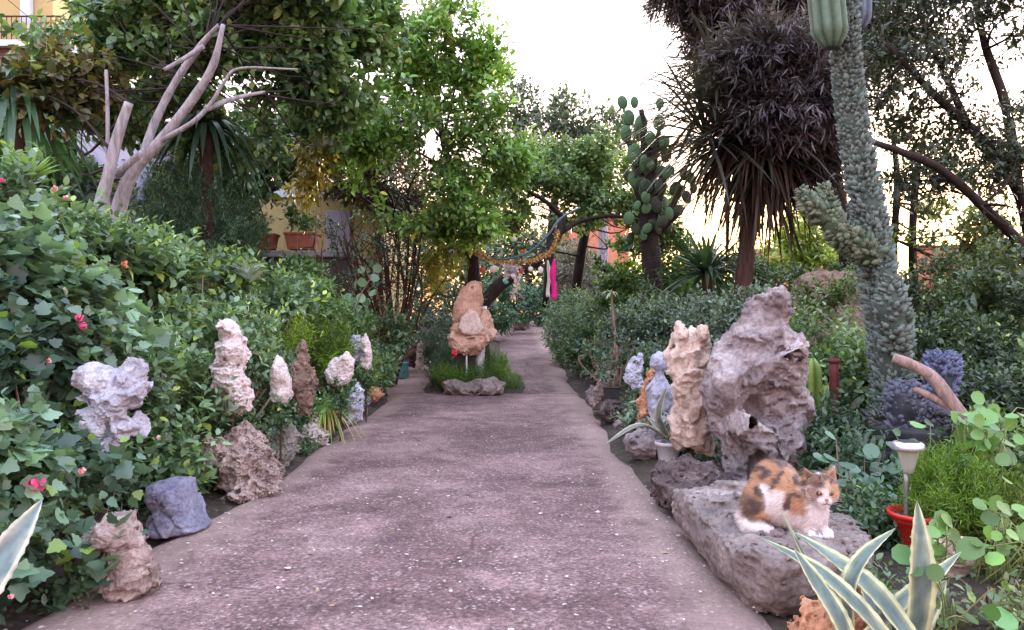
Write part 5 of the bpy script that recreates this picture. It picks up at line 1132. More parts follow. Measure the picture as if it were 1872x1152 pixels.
shrub('dark bushes just past the right edge of the garden bed', 'hedge', [B(1990, 700, 4.6, 110, 130, .4), B(2080, 640, 5.4, 130, 140, .5), B(2000, 900, 3.6, 90, 110, .3), B(2200, 620, 6.0, 150, 160, .6)], 800, group=GRP_F, L=.055, nst=8, bark='dark')
# ================================================================== BUILDINGS AND WALLS
MAT['yellow'] = plain('yellow_render', (.50, .41, .20), .85, .2, .10, 1.2, bst=.1)
MAT['white_trim'] = plain('white_blue_trim', (.62, .68, .80), .7, .3, .08, 2)
MAT['brown_wood'] = plain('brown_painted_eave', (.10, .045, .035), .7, .3, .25, 6)
MAT['terracotta'] = plain('terracotta', (.36, .12, .075), .8, .25, .3, 10)
MAT['redwall'] = plain('salmon_red_render', (.62, .24, .17), .9, .15, .2, 1.5, bst=.1, c2=(.50, .17, .12))
MAT['greywall'] = plain('dark_retaining_wall', (.10, .09, .09), .9, .2, .4, 6, bst=.6)
MAT['pale_blue'] = plain('pale_blue_panel', (.45, .44, .60), .7, .3, .1, 3)
MAT['dark_void'] = plain('dark_opening', (.02, .018, .018), .7, .2)
def bx(name, px0, py0, px1, py1, d, depth, mat, t, bev=.01):
    a, b_ = P(px0, py1, d), P(px1, py0, d)
    V, f = box((a[0], d, a[2]), (b_[0], d + depth, b_[2])); o = mesh_obj(name, V, f, mat, t, smooth=False)
    if bev: bevel(o, bev)
    return o
D = 19.0
t = thing('yellow_house', 'yellow house with white blue trim and a railing at the top left corner', 'house', (P(20, 576, D)[0], D, float(gz(D))))
bx('wall', -260, -160, 96, 72, D + .12, 4, MAT['yellow'], t)
bx('lower_wall', -260, 96, 100, 640, D + .5, 3.5, MAT['greywall'], t)
bx('balcony_slab', -260, 72, 112, 84, D - .25, 4.2, MAT['white_trim'], t)
bx('eave', -260, 84.3, 118, 118, D - .1, 3.8, MAT['brown_wood'], t)
bx('corner_pillar', 36, -160, 54, 71.5, D - .06, .16, MAT['white_trim'], t)
mb = MB()
for v in (0.0, 1.0): mb.add(*tube([P(-250, 58 - 28 * v, D - .2), P(118, 58 - 28 * v, D - .2)], [.022], n=2, k=6))
for x in range(-240, 120, 9): mb.add(*tube([P(x, 72, D - .2), P(x, 30, D - .2)], [.012], n=2, k=5))
mb.build('railing', MAT['iron'], t)
Dg = 13.6
t = thing('garden_house', 'low yellow building with a white top band behind the terracotta planters', 'house', (P(490, 576, Dg)[0], Dg, float(gz(Dg))))
bx('wall', 360, 360, 700, 640, Dg + .05, 3, MAT['yellow'], t)
bx('top_band', 350, 332, 710, 361, Dg, 3.1, MAT['white_trim'], t)
bx('door', 596, 385, 640, 520, Dg + .02, .1, MAT['pale_blue'], t)
Dr = 11.6
t = thing('retaining_wall', 'dark stone retaining wall with a pale ledge under the planters', 'wall', (P(520, 576, Dr)[0], Dr, .1))
bx('wall_face', 300, 470, 640, 640, Dr + .05, .35, MAT['greywall'], t, .02)
bx('ledge', 296, 458, 645, 470, Dr - .03, .45, plain('pale_ledge_stone', (.30, .27, .30), .9, .2, .3, 5), t, .015)
def planter(px0, px1, py0, py1, d, label, seed, fol_n):
    a, b_ = P(px0, py1, d), P(px1, py0, d); wdt = b_[0] - a[0]; hh = b_[2] - a[2]; cx = (a[0] + b_[0]) / 2
    t = thing('planter_box', label, 'planter', (cx, d, a[2]), 'terracotta planters on the ledge')
    z0, z1 = a[2], b_[2]; mb = MB(); k = .84; dp = .12
    V = [(cx - wdt / 2 * k, d - dp * k, z0), (cx + wdt / 2 * k, d - dp * k, z0), (cx + wdt / 2 * k, d + dp * k, z0), (cx - wdt / 2 * k, d + dp * k, z0), (cx - wdt / 2, d - dp, z1 - .04), (cx + wdt / 2, d - dp, z1 - .04), (cx + wdt / 2, d + dp, z1 - .04), (cx - wdt / 2, d + dp, z1 - .04)]
    mb.add(V, [[0, 3, 2, 1], [0, 1, 5, 4], [1, 2, 6, 5], [2, 3, 7, 6], [3, 0, 4, 7], [4, 5, 6, 7]]); bevel(mb.build('box', MAT['terracotta'], t, smooth=False), .008)
    V, f = box((cx - wdt / 2 - .015, d - dp - .015, z1 - .04), (cx + wdt / 2 + .015, d + dp + .015, z1)); bevel(mesh_obj('rim', V, f, MAT['terracotta'], t, smooth=False), .008)
    return t
planter(450, 506, 428, 457, Dr + .12, 'terracotta planter box at the left end of the ledge', 1, 30)
planter(524, 582, 426, 457, Dr + .10, 'larger terracotta planter box at the right of the ledge', 2, 60)
shrub('small plant growing from the right terracotta planter', 'crown', [(P(548, 405, Dr + .2), (.22, .12, .20)), (P(530, 390, Dr + .2), (.14, .1, .12))], 70, name='potted_plant', cat='plant', nst=3, r=.006, L=.07, zmin=1.2)
shrub('thin sprig growing from the left terracotta planter', 'dark', [(P(475, 410, Dr + .2), (.12, .08, .16))], 24, name='potted_plant', cat='plant', nst=3, r=.005, zmin=1.2)
t = thing('garden_shed', 'small pale lilac shed glimpsed behind the grey trunks', 'shed', (P(200, 576, 9.5)[0], 9.5, .1))
bx('wall', 140, 214, 252, 560, 9.5, 1.2, MAT['pale_blue'], t); bx('roof', 132, 196, 256, 214, 9.4, 1.4, MAT['white_trim'], t)
for (a, b_, c, e, d, lb) in [(1010, 396, 1150, 600, 27.5, 'salmon red wall glimpsed behind the citrus branches'), (1380, 455, 1565, 600, 20.5, 'salmon red wall between the tall yucca and the knobbly cactus'), (1680, 448, 2080, 600, 18.5, 'salmon red wall behind the trees at the right edge')]:
    t = thing('garden_wall', lb, 'wall', (P((a + c) / 2, 576, d)[0], d, float(gz(d))), 'salmon red walls beyond the garden')
    bx('wall_face', a, b + 8 if False else b_ + 8, c, e, d, .3, MAT['redwall'], t, .02); bx('coping', a - 3, b_, c + 3, b_ + 8, d - .05, .4, MAT['terracotta'], t, .02)
rubble = rockmat('tan_rubble', (.13, .10, .085), (.30, .23, .19), (.50, .40, .36), 9, 1.0, 1.0)
V, f = rock_mesh([(1462, 512), (1500, 498), (1560, 505), (1640, 512), (1650, 640), (1460, 640)], 8.2, .22, Rr=.15, p=4, rough=.22, nsc=8, res=80, seed=120)
o = mesh_obj('rubble_wall', V, f, rubble, loc=(V[:, 0].mean(), 8.2, .07)); tag(o, 'tan rubble stone wall between the tall stone and the cactus', 'wall')

# ================================================================== POTS, PIPE, LAMP, DRIFTWOOD
MAT['red'] = plain('red_plastic', (.62, .03, .025), .35, .5, .12, 8, bst=.05)
MAT['whitepot'] = plain('white_plastic', (.60, .58, .64), .45, .4, .1, 10, bst=.05)
MAT['rust'] = plain('dark_red_rusty_paint', (.12, .018, .018), .65, .4, .5, 14, bst=.4)
c = P(1668, 1005, 3.0)
t = thing('red_pot', 'bright red conical plastic pot holding the garden lamp', 'pot', (c[0] + .02, 3.0, gzz(c[0], 3)))
zz = gzz(c[0], 3); top = P(1668, 935, 3.0)[2] - zz
mb = MB().add(*lathe([(.05, 0), (.055, .02), (.093, top - .02), (.108, top - .018), (.111, top), (.102, top), (.095, top - .03), (.05, top - .08)], (c[0] + .02, 3.0, zz), 32)); mb.build('body', MAT['red'], t)
soil2 = MB().add(*lathe([(.001, 0), (.094, .0), (.09, .008), (.001, .012)], (c[0] + .02, 3.0, zz + top - .03), 20)); soil2.build('soil', soil, t)
b_ = P(1657, 932, 2.99); hd = P(1662, 812, 2.99)
t = thing('garden_lamp', 'solar garden lamp with a silver cap on a thin stake in the red pot', 'lamp', (b_[0], 2.99, zz + top - .05))
MB().add(*tube([(b_[0], 2.99, zz + top - .06), (P(1656, 862, 2.99))], [.0095, .0095], k=10)).build('stake', plain('grey_metal', (.22, .22, .22), .45, .5, .15, metal=.6), t)
cz = P(1660, 866, 2.99)
mg, ng, bgx = newmat('clear_ribbed_plastic'); bgx.inputs['Base Color'].default_value = (.42, .45, .40, 1); bgx.inputs['Roughness'].default_value = .25; bgx.inputs['Transmission Weight'].default_value = .35; bgx.inputs['IOR'].default_value = 1.45
MB().add(*lathe([(.012, 0), (.020, .004), (.026, .03), (.040, .085), (.043, .092), (.040, .092), (.001, .085)], cz, 24)).build('diffuser', mg, t)
MB().add(*lathe([(.046, 0), (.058, .002), (.060, .010), (.058, .026), (.050, .032), (.036, .034), (.001, .034)], cz + (0, 0, .092), 28)).build('cap', plain('silver_cap', (.62, .62, .72), .28, .6, .06, metal=.75, bst=0), t)
V, f = box((cz[0] - .03, 2.96, cz[2] + .1265), (cz[0] + .03, 3.02, cz[2] + .129)); mesh_obj('solar_panel', V, f, MAT['black'], t, smooth=False)
# dark red pipe
a, e = P(1525, 655, 4.7), P(1522, 860, 4.7)
t = thing('metal_post', 'dark red rusty metal post standing right of the small cactus', 'post', (e[0], 4.7, .07))
MB().add(*tube([(e[0], 4.7, .03), a], [.027, .027], n=8, k=16)).build('pipe', MAT['rust'], t)
MB().add(*lathe([(.028, 0), (.036, .004), (.036, .02), (.028, .024), (.02, .026)], a - (0, 0, .03), 18)).build('collar', MAT['rust'], t)
# driftwood
t = thing('driftwood', 'weathered pinkish forked driftwood branch leaning at the right', 'driftwood', (P(1800, 830, 3.5)[0], 3.5, .1))
MB().add(*tube(Ppts((1632, 655, 3.45), (1660, 664, 3.42), (1705, 690, 3.4), (1740, 735, 3.38), (1768, 768, 3.36), (1800, 800, 3.4), (1850, 860, 3.45), (1862, 930, 3.5)), [.022, .026, .028, .030, .024, .016, .011, .008], n=60, k=16, rough=.16, seed=4)).build('branch', barkmat('driftwood_grain', (.12, .085, .08), (.40, .29, .27), 30, .3), t)
MB().add(*tube(Ppts((1672, 712, 3.42), (1692, 720, 3.41), (1725, 738, 3.40), (1745, 752, 3.38)), [.013, .016, .016, .016], n=20, k=12, rough=.2, seed=5)).build('fork', barkmat('driftwood_grain_pale', (.16, .10, .09), (.46, .33, .29), 30, .3), t)
# white pot with agave, right path edge
c = P(1222, 852, 5.05)
t = thing('white_pot', 'white plastic pot standing beside the skull like stone', 'pot', (c[0], 5.05, 0.03))
MB().add(*lathe([(.058, 0), (.062, .01), (.078, .12), (.087, .122), (.089, .145), (.082, .146), (.074, .12), (.001, .118)], (c[0], 5.05, .02), 30)).build('body', MAT['whitepot'], t)
def agave(label, c, specs, base_z, colr=(.070, .110, .100), edge=(.42, .43, .24), name='agave', group=None, spines=True):
    """specs: (tip point, mid point or None, width)"""
    t = thing(name, label, 'agave', (c[0], c[1], base_z), group)
    for (mid, tip, wd, nrm) in specs:
        n = 30; cc = spline(mid + [tip] if isinstance(mid, list) else [c, mid, tip], n); T = np.gradient(cc, axis=0); T /= np.linalg.norm(T, axis=1)[:, None]
        nn = np.array(nrm, float); s = np.cross(T, nn); s /= np.linalg.norm(s, axis=1)[:, None]; u = np.cross(s, T)
        q = np.linspace(0, 1, n); wv = wd * np.clip(np.where(q < .45, .62 + .38 * np.sin(q / .45 * np.pi / 2), np.cos((q - .45) / .55 * np.pi / 2) ** .85), .01, 1) * .5
        ks = [-1, -.74, -.66, -.35, 0, .35, .66, .74, 1]; rows = []; cols = []
        for k in ks:
            jag = (1 + .05 * np.sign(np.sin(q * 75)) if abs(k) == 1 and spines else 1)
            rows.append(cc + s * (k * wv * jag)[:, None] + u * ((abs(k) ** 1.6) * wv * .38)[:, None]); e_ = abs(k) > .6
            mg_ = np.clip((.35 if abs(k) < .7 else 1.2) * (abs(k) > .6) + .5 * fbm(np.stack([q * 6, np.full(n, np.sign(k) * 3.), np.full(n, wd * 50)], 1), 5, 3) * (abs(k) > .25), 0, 1)[:, None]
            base = (np.array(colr) * (1 - mg_) + np.array(edge) * mg_) * (1 + .35 * fbm(np.stack([q * 14, np.full(n, k * 3.), np.full(n, wd * 50)], 1), 3, 3))[:, None]
            cols.append(base * (1.12 if k == 0 else 1))
        th = .010; bk = [r - u * (th * (1 - q ** 4) * (1 - abs(k) ** 2 * .85))[:, None] for r, k in zip(rows, ks)]
        V = np.stack(rows + bk[::-1], 1); m = V.shape[1]; CCc = np.stack(cols + cols[::-1], 1)
        f = [[i * m + j, i * m + (j + 1) % m, (i + 1) * m + (j + 1) % m, (i + 1) * m + j] for i in range(n - 1) for j in range(m)] + [list(range(m))[::-1], [(n - 1) * m + j for j in range(m)]]
        MB().add(V.reshape(-1, 3), f, CCc.reshape(-1, 3)).build('leaf', MAT['agave'], t, usecol=True)
    return t
MAT['agave'] = colmat('agave_skin', .45, .45, 30, .06)
ac = P(1222, 800, 5.05)
agave('slender agave in the white pot with one leaf arching over the path', ac, [
    (P(1170, 778, 4.95), P(1103, 814, 4.8), .05, (0, -.3, 1)), (P(1204, 760, 5.0), P(1218, 708, 5.0), .055, (-.6, -1, .1)), (P(1240, 770, 5.1), P(1252, 730, 5.15), .05, (.3, -1, .2)),
    (P(1208, 785, 5.1), P(1180, 760, 5.2), .05, (-.3, -.4, 1)), (P(1235, 785, 5.0), P(1262, 775, 4.95), .045, (.2, -.5, 1)), (P(1222, 765, 5.2), P(1205, 720, 5.3), .045, (0, -1, .2))], .15, (.10, .13, .12), (.40, .36, .25))
shrub('pale twiggy succulent rosette behind the potted agave', 'pale', [B(1205, 750, 5.6, 28, 22, .1), B(1160, 765, 5.9, 25, 15, .1)], 60, name='succulent', cat='plant', nst=0, L=.06)
# striped agave, front right
ac = P(1590, 1210, 2.0)
agave('large agave with yellow edged grey green leaves at the bottom right', ac, [
    (Ppts((1640, 1190, 1.9), (1565, 1108, 1.93), (1490, 1042, 2.0)), P(1390, 983, 2.12), .060, (.5, -.8, .7)),
    (Ppts((1680, 1190, 1.98), (1598, 1085, 2.07), (1518, 1020, 2.2)), P(1447, 970, 2.35), .078, (.4, -.9, .5)),
    (Ppts((1540, 1170, 2.12), (1490, 1060, 2.2)), P(1424, 925, 2.4), .024, (.6, -1, .1)),
    (Ppts((1556, 1210, 1.98), (1552, 1085, 2.0), (1580, 1018, 2.03)), P(1638, 965, 2.08), .052, (-1, -.55, .2)),
    (Ppts((1572, 1220, 1.88), (1530, 1130, 1.9), (1490, 1065, 1.95)), P(1450, 1002, 2.0), .060, (.5, -1, .3)),
    (Ppts((1580, 1170, 2.0), (1650, 1100, 2.1), (1702, 1060, 2.2)), P(1758, 1008, 2.3), .048, (-.2, -.7, .9)),
    (Ppts((1625, 1200, 2.0), (1600, 1120, 2.12)), P(1572, 1062, 2.2), .06, (.2, -1, .2))], .05)
ac = P(1668, 1190, 2.05)
agave('second striped agave with one broad upright leaf in front of the red pot', ac, [
    (P(1682, 1060, 2.05), P(1676, 914, 2.12), .078, (.05, -1, .1)), (P(1700, 1110, 2.2), P(1730, 1060, 2.35), .055, (.4, -.9, .6))], .05)
ac = P(-70, 1160, 1.85)
agave('single broad striped agave leaf reaching in at the bottom left corner', ac, [
    (P(0, 1030, 1.9), P(78, 912, 1.98), .078, (.5, -.9, .3)), (P(-120, 1050, 1.9), P(-160, 960, 2.0), .07, (0, -1, .3))], .05, (.11, .18, .19), (.52, .54, .44))
# black pot and dead twigs, teal planter, dark pot
c = P(1118, 735, 7.35); t = thing('black_pot', 'small square black plant pot by the dark pitted stone', 'pot', (c[0], 7.35, .05))
V, f = box((c[0] - .075, 7.27, .14), (c[0] + .075, 7.42, .30)); V = [((x - c[0]) * (1 if z > .2 else .8) + c[0], y, z) for x, y, z in V]
bevel(mesh_obj('body', V, f, MAT['black'], t, smooth=False), .01)
V, f = box((c[0] - .085, 7.26, .30), (c[0] + .085, 7.43, .315)); bevel(mesh_obj('rim', V, f, MAT['black'], t, smooth=False), .004)
bare('dead brown plant in the black pot', (c[0], 7.38, .28), [P(1110, 640, 7.4), P(1140, 650, 7.4), P(1125, 660, 7.3), P(1090, 670, 7.4)], 10, .008, 44, name='dead_plant', fz=36, sty='dark', twl=.15)
t = thing('dead_stalk', 'tall thin dead stalk with a few dry leaves above the black pot', 'plant', (P(1125, 700, 8)[0], 8, .07))
MB().add(*tube(Ppts((1127, 740, 8), (1128, 650, 8), (1122, 590, 8), (1117, 530, 8)), [.022, .018, .014, .008], k=8, rough=.2)).build('stem', BK['twig'], t)
leaf_obj('leaves', [swords(P(1117, 535, 8), sphdirs(14, -.1, .6), .16, .02, .4, (.24, .26, .17))], LD, t)
c = P(725, 668, 11.0); t = thing('teal_planter', 'teal rectangular planter box at the left fork of the path', 'planter', (c[0], 11.0, .09))
V, f = box((c[0] - .16, 10.9, .10), (c[0] + .155, 11.15, .30)); bevel(mesh_obj('box', V, f, plain('teal_plastic', (.03, .18, .20), .6, .4, .15), t, smooth=False), .012)
V, f = box((c[0] - .17, 10.89, .30), (c[0] + .165, 11.16, .32)); bevel(mesh_obj('rim', V, f, plain('teal_plastic_rim', (.04, .22, .24), .6, .4, .15), t, smooth=False), .006)
shrub('leafy plant growing in the teal planter', 'hedge', [B(722, 640, 11.05, 28, 20, .12)], 50, name='potted_plant', cat='plant', nst=2, r=.004, L=.08, zmin=.3)
rock('white upright stone in the shade at the left fork of the path', 'white', [(764, 630), (770, 625), (777, 640), (774, 668), (766, 682), (760, 670)], 11.6, .08, seed=131, res=44)
rock('dark reddish pot shaped stone left of the white upright one', 'dark', [(745, 632), (760, 628), (764, 660), (758, 672), (746, 668)], 11.7, .08, seed=132, res=44)
rock('small white marker stone far down the path by the bushes', 'white', [(971, 574), (978, 572), (976, 592), (968, 592)], 20, .06, seed=133, res=40)
rock('low dusky pink stone at the far bend of the path', 'mauve', [(940, 592), (948, 580), (962, 580), (968, 594), (966, 602), (940, 602)], 19.2, .2, seed=134, res=40)
# spider plant in terracotta pot
c = P(592, 780, 6.1); t = thing('terracotta_pot', 'terracotta pot almost hidden by the spider plant leaves', 'pot', (c[0], 6.1, .07))
MB().add(*lathe([(.07, 0), (.075, .01), (.10, .15), (.112, .152), (.114, .19), (.10, .19), (.09, .15), (.001, .15)], (c[0], 6.1, .05), 26)).build('body', MAT['terracotta'], t)
c = P(596, 745, 6.1); t = thing('spider_plant', 'spider plant with bright arching yellow green leaves in a terracotta pot', 'plant', (c[0], 6.1, c[2] - .03))
leaf_obj('leaves', [swords(c, sphdirs(85, .05, .95), rng.uniform(.22, .38, 85), .013, rng.uniform(.5, 1.3, 85), (.26, .42, .08))], LM, t)
leaf_obj('dry_leaves', [swords(c, sphdirs(14, -.2, .4), rng.uniform(.2, .36, 14), .012, rng.uniform(.8, 1.4, 14), (.50, .42, .22))], LD, t)

# ================================================================== HANGING ORNAMENTS
MAT['gold'] = plain('gold_tinsel', (.50, .27, .06), .3, .6, .4, 40, metal=.5)
MAT['pink'] = plain('bright_pink_cloth', (.80, .02, .30), .6, .3, .1, 8)
MAT['wcloth'] = plain('white_cloth', (.66, .64, .62), .8, .2, .1, 8)
MAT['blue_hose'] = plain('dark_blue_hose', (.03, .09, .15), .4, .5, .15)
t = thing('garland', 'gold tinsel garland strung between the citrus limbs', 'garland', P(930, 480, 10.4))
gc = spline(Ppts((838, 450, 10.2), (870, 462, 10.2), (910, 478, 10.2), (950, 480, 10.3), (990, 470, 10.5), (1012, 455, 10.7), (1020, 425, 10.9)), 60)
n = 1100; k = rng.integers(0, 60, n); pos = gc[k] + rng.normal(0, .012, (n, 3))
leaf_obj('tinsel', [place(T_tri(.25), pos, rdir(n), rdir(n), .05, np.tile((.42, .24, .06), (n, 1)) * np.exp(rng.normal(0, .5, n))[:, None])], leafmat('tinsel', .05, .25, .8), t)
MB().add(*tube(gc[::6], [.006], k=5)).build('cord', MAT['gold'], t)
o = MB().add(*tube(Ppts((1060, 380, 10.6), (1025, 400, 10.4), (1000, 432, 10.2), (965, 462, 10.1), (925, 474, 10.1), (900, 472, 10.2)), [.018, .016, .013, .012, .012, .01], k=8, n=40)).build('hose', MAT['blue_hose'], loc=P(1000, 432, 10.2)); tag(o, 'dark blue hose drooping from the citrus branch above the garland', 'hose')
def ribbon(label, px, py0, py1, wd, mat, d, seed, name='ribbon', group=None):
    rs = np.random.default_rng(seed); n = 16; V = []
    top, bot = P(px, py0, d), P(px, py1, d)
    for i in range(n):
        q = i / (n - 1); c = top * (1 - q) + bot * q; a = .7 * math.sin(q * 4 + seed); w2 = wd * (.45 + .55 * min(1, q * 4)) * .5
        for s, th in ((-1, 0), (1, 0), (1, .006), (-1, .006)):
            V.append((c[0] + s * w2 * math.cos(a) + .012 * math.sin(q * 7 + seed), c[1] + s * w2 * math.sin(a) + th, c[2]))
    f = [[i * 4 + j, i * 4 + (j + 1) % 4, (i + 1) * 4 + (j + 1) % 4, (i + 1) * 4 + j] for i in range(n - 1) for j in range(4)] + [[0, 3, 2, 1], [(n - 1) * 4 + j for j in range(4)]]
    o = MB().add(V, f).build(name, mat, loc=top); tag(o, label, name, group); return o
ribbon('bright pink cloth ribbon hanging from the citrus limb', 1012, 474, 547, .085, MAT['pink'], 10.9, 2, group='ribbons on the citrus tree')
ribbon('white cloth ribbon hanging left of the bright pink one', 1003, 476, 543, .065, MAT['wcloth'], 10.95, 5, group='ribbons on the citrus tree')
for i, (px, a, b_, lb, wd, mt) in enumerate([(777, 396, 424, 'short white hanging stick, leftmost under the citrus crown', .035, 'wcloth'), (793, 400, 447, 'long thin yellowish hanging strip beside the leftmost white stick', .02, 'ylw'), (825, 418, 450, 'white hanging stick nearest the citrus trunk', .04, 'wcloth')]):
    if mt == 'ylw': MAT['ylw'] = plain('yellowed_cloth', (.48, .45, .22), .8, .2)
    o = MB().add(*tube(Ppts((px, a, 9.9), (px + 1, (a + b_) / 2, 9.9), (px, b_, 9.9)), [wd * .35, wd * .5, wd * .45], k=8)).build('hanging_ornament', MAT[mt], loc=P(px, a, 9.9)); tag(o, lb, 'ornament', 'hanging ornaments in the citrus tree')
MAT['shell'] = plain('white_shell', (.70, .67, .66), .5, .4, .15); MAT['redo'] = plain('red_ornament', (.55, .05, .03), .5, .4); MAT['teal'] = plain('teal_ornament', (.05, .38, .36), .5, .4)
def orn(label, px, py, rx, ry, mt, d=10.3, string=14):
    c = P(px, py, d); s = d / F; t = thing('hanging_ornament', label, 'ornament', c, 'hanging ornaments in the citrus tree')
    V, f = lathe([(.001, -ry * s), (rx * s * .7, -ry * s * .7), (rx * s, 0), (rx * s * .75, ry * s * .65), (.002, ry * s)], c, 14); V = c + (V - c) * (1, .5, 1); MB().add(V, f).build('body', MAT[mt], t)
    MB().add(*tube([c + (0, 0, ry * s * .9), P(px + 1, py - ry - string, d)], [.002], n=2, k=4)).build('string', MAT['black'], t)
for a in [('white oval shell hanging highest under the crown', 893, 430, 5, 7, 'shell'), ('small white shell left of the highest one', 872, 445, 4, 6, 'shell'), ('white teardrop hanging between the two middle branches', 940, 437, 4, 5, 'shell'), ('tiny white bead hanging right of the white teardrop', 971, 444, 3, 5, 'shell'),
          ('white cone shaped bell under the garland', 903, 492, 9, 7, 'shell'), ('red bauble left of the white bell', 882, 494, 5, 5, 'redo'), ('pinkish bauble right of the white cluster', 953, 496, 4, 5, 'redo'), ('white disc hanging right of the pinkish bauble', 970, 492, 5, 5, 'shell'), ('white oval hanging beside the ribbons', 988, 494, 5, 7, 'shell'), ('small teal ornament low under the white cluster', 925, 516, 5, 4, 'teal'), ('small white stone hanging among the stems by the trunk', 826, 462, 5, 6, 'shell')]: orn(*a)
c = P(935, 497, 10.35); t = thing('hanging_ornament', 'big white cluster of cloth flowers with a tail under the garland', 'ornament', c, 'hanging ornaments in the citrus tree')
n = 90; pos = c + rng.normal(0, 1, (n, 3)) * (.058, .03, .042)
leaf_obj('cloth_flowers', [place(T_round(.9, 6), pos, rdir(n), rdir(n), .07, np.tile((.62, .60, .68), (n, 1)) * np.exp(rng.normal(0, .1, n))[:, None])], LD, t)
n = 50; q = rng.random(n); pos = np.array([P(942 + 5 * math.sin(x * 5), 505 + 42 * x, 10.35) for x in q]) + rng.normal(0, .012, (n, 3))
leaf_obj('tail', [place(T_round(.9, 6), pos, rdir(n), rdir(n), .055, np.tile((.64, .60, .62), (n, 1)) * np.exp(rng.normal(0, .15, n))[:, None])], LD, t)
flower_head(P(831, 646, 9.6), .05, (.75, .04, .08), thing('artificial_flowers', 'red and white flowers tucked under the stacked stone figure', 'flowers', P(831, 650, 9.6)), 20)

# ================================================================== THE CAT
CU = 2.80 / F
def q3(px, py, dy=0.0): return ((px - 1440) * CU, dy, (980 - py) * CU)
corg = np.array([(1440 - CX) * CU, 2.80, H - (980 - CY) * CU])
def catf(X):
    f = ell(X, q3(1428, 922, .07), (.098, .125, .100))                       # torso
    f = smin(f, ell(X, q3(1436, 893, .10), (.082, .11, .072)), .03)          # rounded back
    f = smin(f, ell(X, q3(1388, 936, .05), (.055, .085, .080)), .025)        # near haunch
    f = smin(f, ell(X, q3(1458, 928, .0), (.070, .080, .092)), .035)          # shoulder
    f = smin(f, ell(X, q3(1482, 936, -.040), (.060, .056, .080)), .03)       # chest ruff
    f = smin(f, ell(X, q3(1489, 905, -.05), (.048, .045, .045)), .02)        # neck
    f = smin(f, ell(X, q3(1489, 889, -.085), (.060, .052, .051)), .014)      # skull
    f = smin(f, ell(X, q3(1470, 902, -.100), (.024, .026, .024)), .016)      # cheeks
    f = smin(f, ell(X, q3(1506, 902, -.100), (.024, .026, .024)), .016)
    f = smin(f, ell(X, q3(1483, 909, -.131), (.0155, .015, .0125)), .006)    # muzzle pads
    f = smin(f, ell(X, q3(1492, 909, -.131), (.0155, .015, .0125)), .006)
    f = smin(f, ell(X, q3(1487.5, 918, -.120), (.018, .018, .011)), .008)    # chin
    f = smin(f, caps(X, q3(1488, 884, -.128), q3(1487.5, 902, -.142), .012, .009), .010)   # nose bridge
    for ex, tx, ty in ((1466, 1460, 856), (1509, 1517, 854)):                # ears
        b_ = np.array(q3(ex, 874, -.075)); tp = np.array(q3(tx, ty, -.072))
        e = caps(X * (1, 1, 1), b_, tp, .026, .004)
        e = smax(e, np.abs(X[..., 1] + .074) - .012, .004)
        cv = caps(X, b_ + (0, -.018, .004), tp + (0, -.014, -.006), .017, .002)
        f = smin(f, smax(e, -cv, .003), .006)
    f = smin(f, caps(X, q3(1470, 950, -.01), q3(1474, 972, -.055), .034, .020), .02)       # front legs
    f = smin(f, caps(X, q3(1492, 950, -.01), q3(1498, 970, -.06), .030, .018), .02)
    f = smin(f, ell(X, q3(1474, 973, -.075), (.027, .034, .017)), .010)                    # paws
    f = smin(f, ell(X, q3(1502, 971, -.075), (.025, .032, .016)), .010)
    for tx, c_ in ((1464, 1474), (1471, 1474), (1478, 1474), (1484, 1474), (1493, 1502), (1500, 1502), (1507, 1502)):
        f = smin(f, ell(X, q3(tx, 975, -.100), (.0085, .012, .010)), .003)                 # toes
    f = smin(f, ell(X, q3(1384, 971, -.02), (.052, .030, .021)), .012)                     # hind foot
    f = smin(f, caps(X, q3(1362, 955, .06), q3(1360, 972, .01), .026, .017), .02)          # tail root wrapped
    f = smin(f, caps(X, q3(1360, 972, .01), q3(1400, 979, -.045), .017, .013), .01)
    f = smin(f, caps(X, q3(1400, 979, -.045), q3(1432, 979, -.055), .013, .008), .008)
    f = f + .0028 * fbm(X * 26, 71, 3)
    return smax(f, -(X[..., 2] + .004), .006)
Vc, Fc = nets(catf, (-.20, -.17, -.02), (.19, .23, .29), .0042)
W_, O_, K_, T_, G_, PKc = (.66, .59, .60), (.40, .215, .125), (.095, .062, .054), (.19, .115, .082), (.30, .22, .17), (.55, .28, .24)
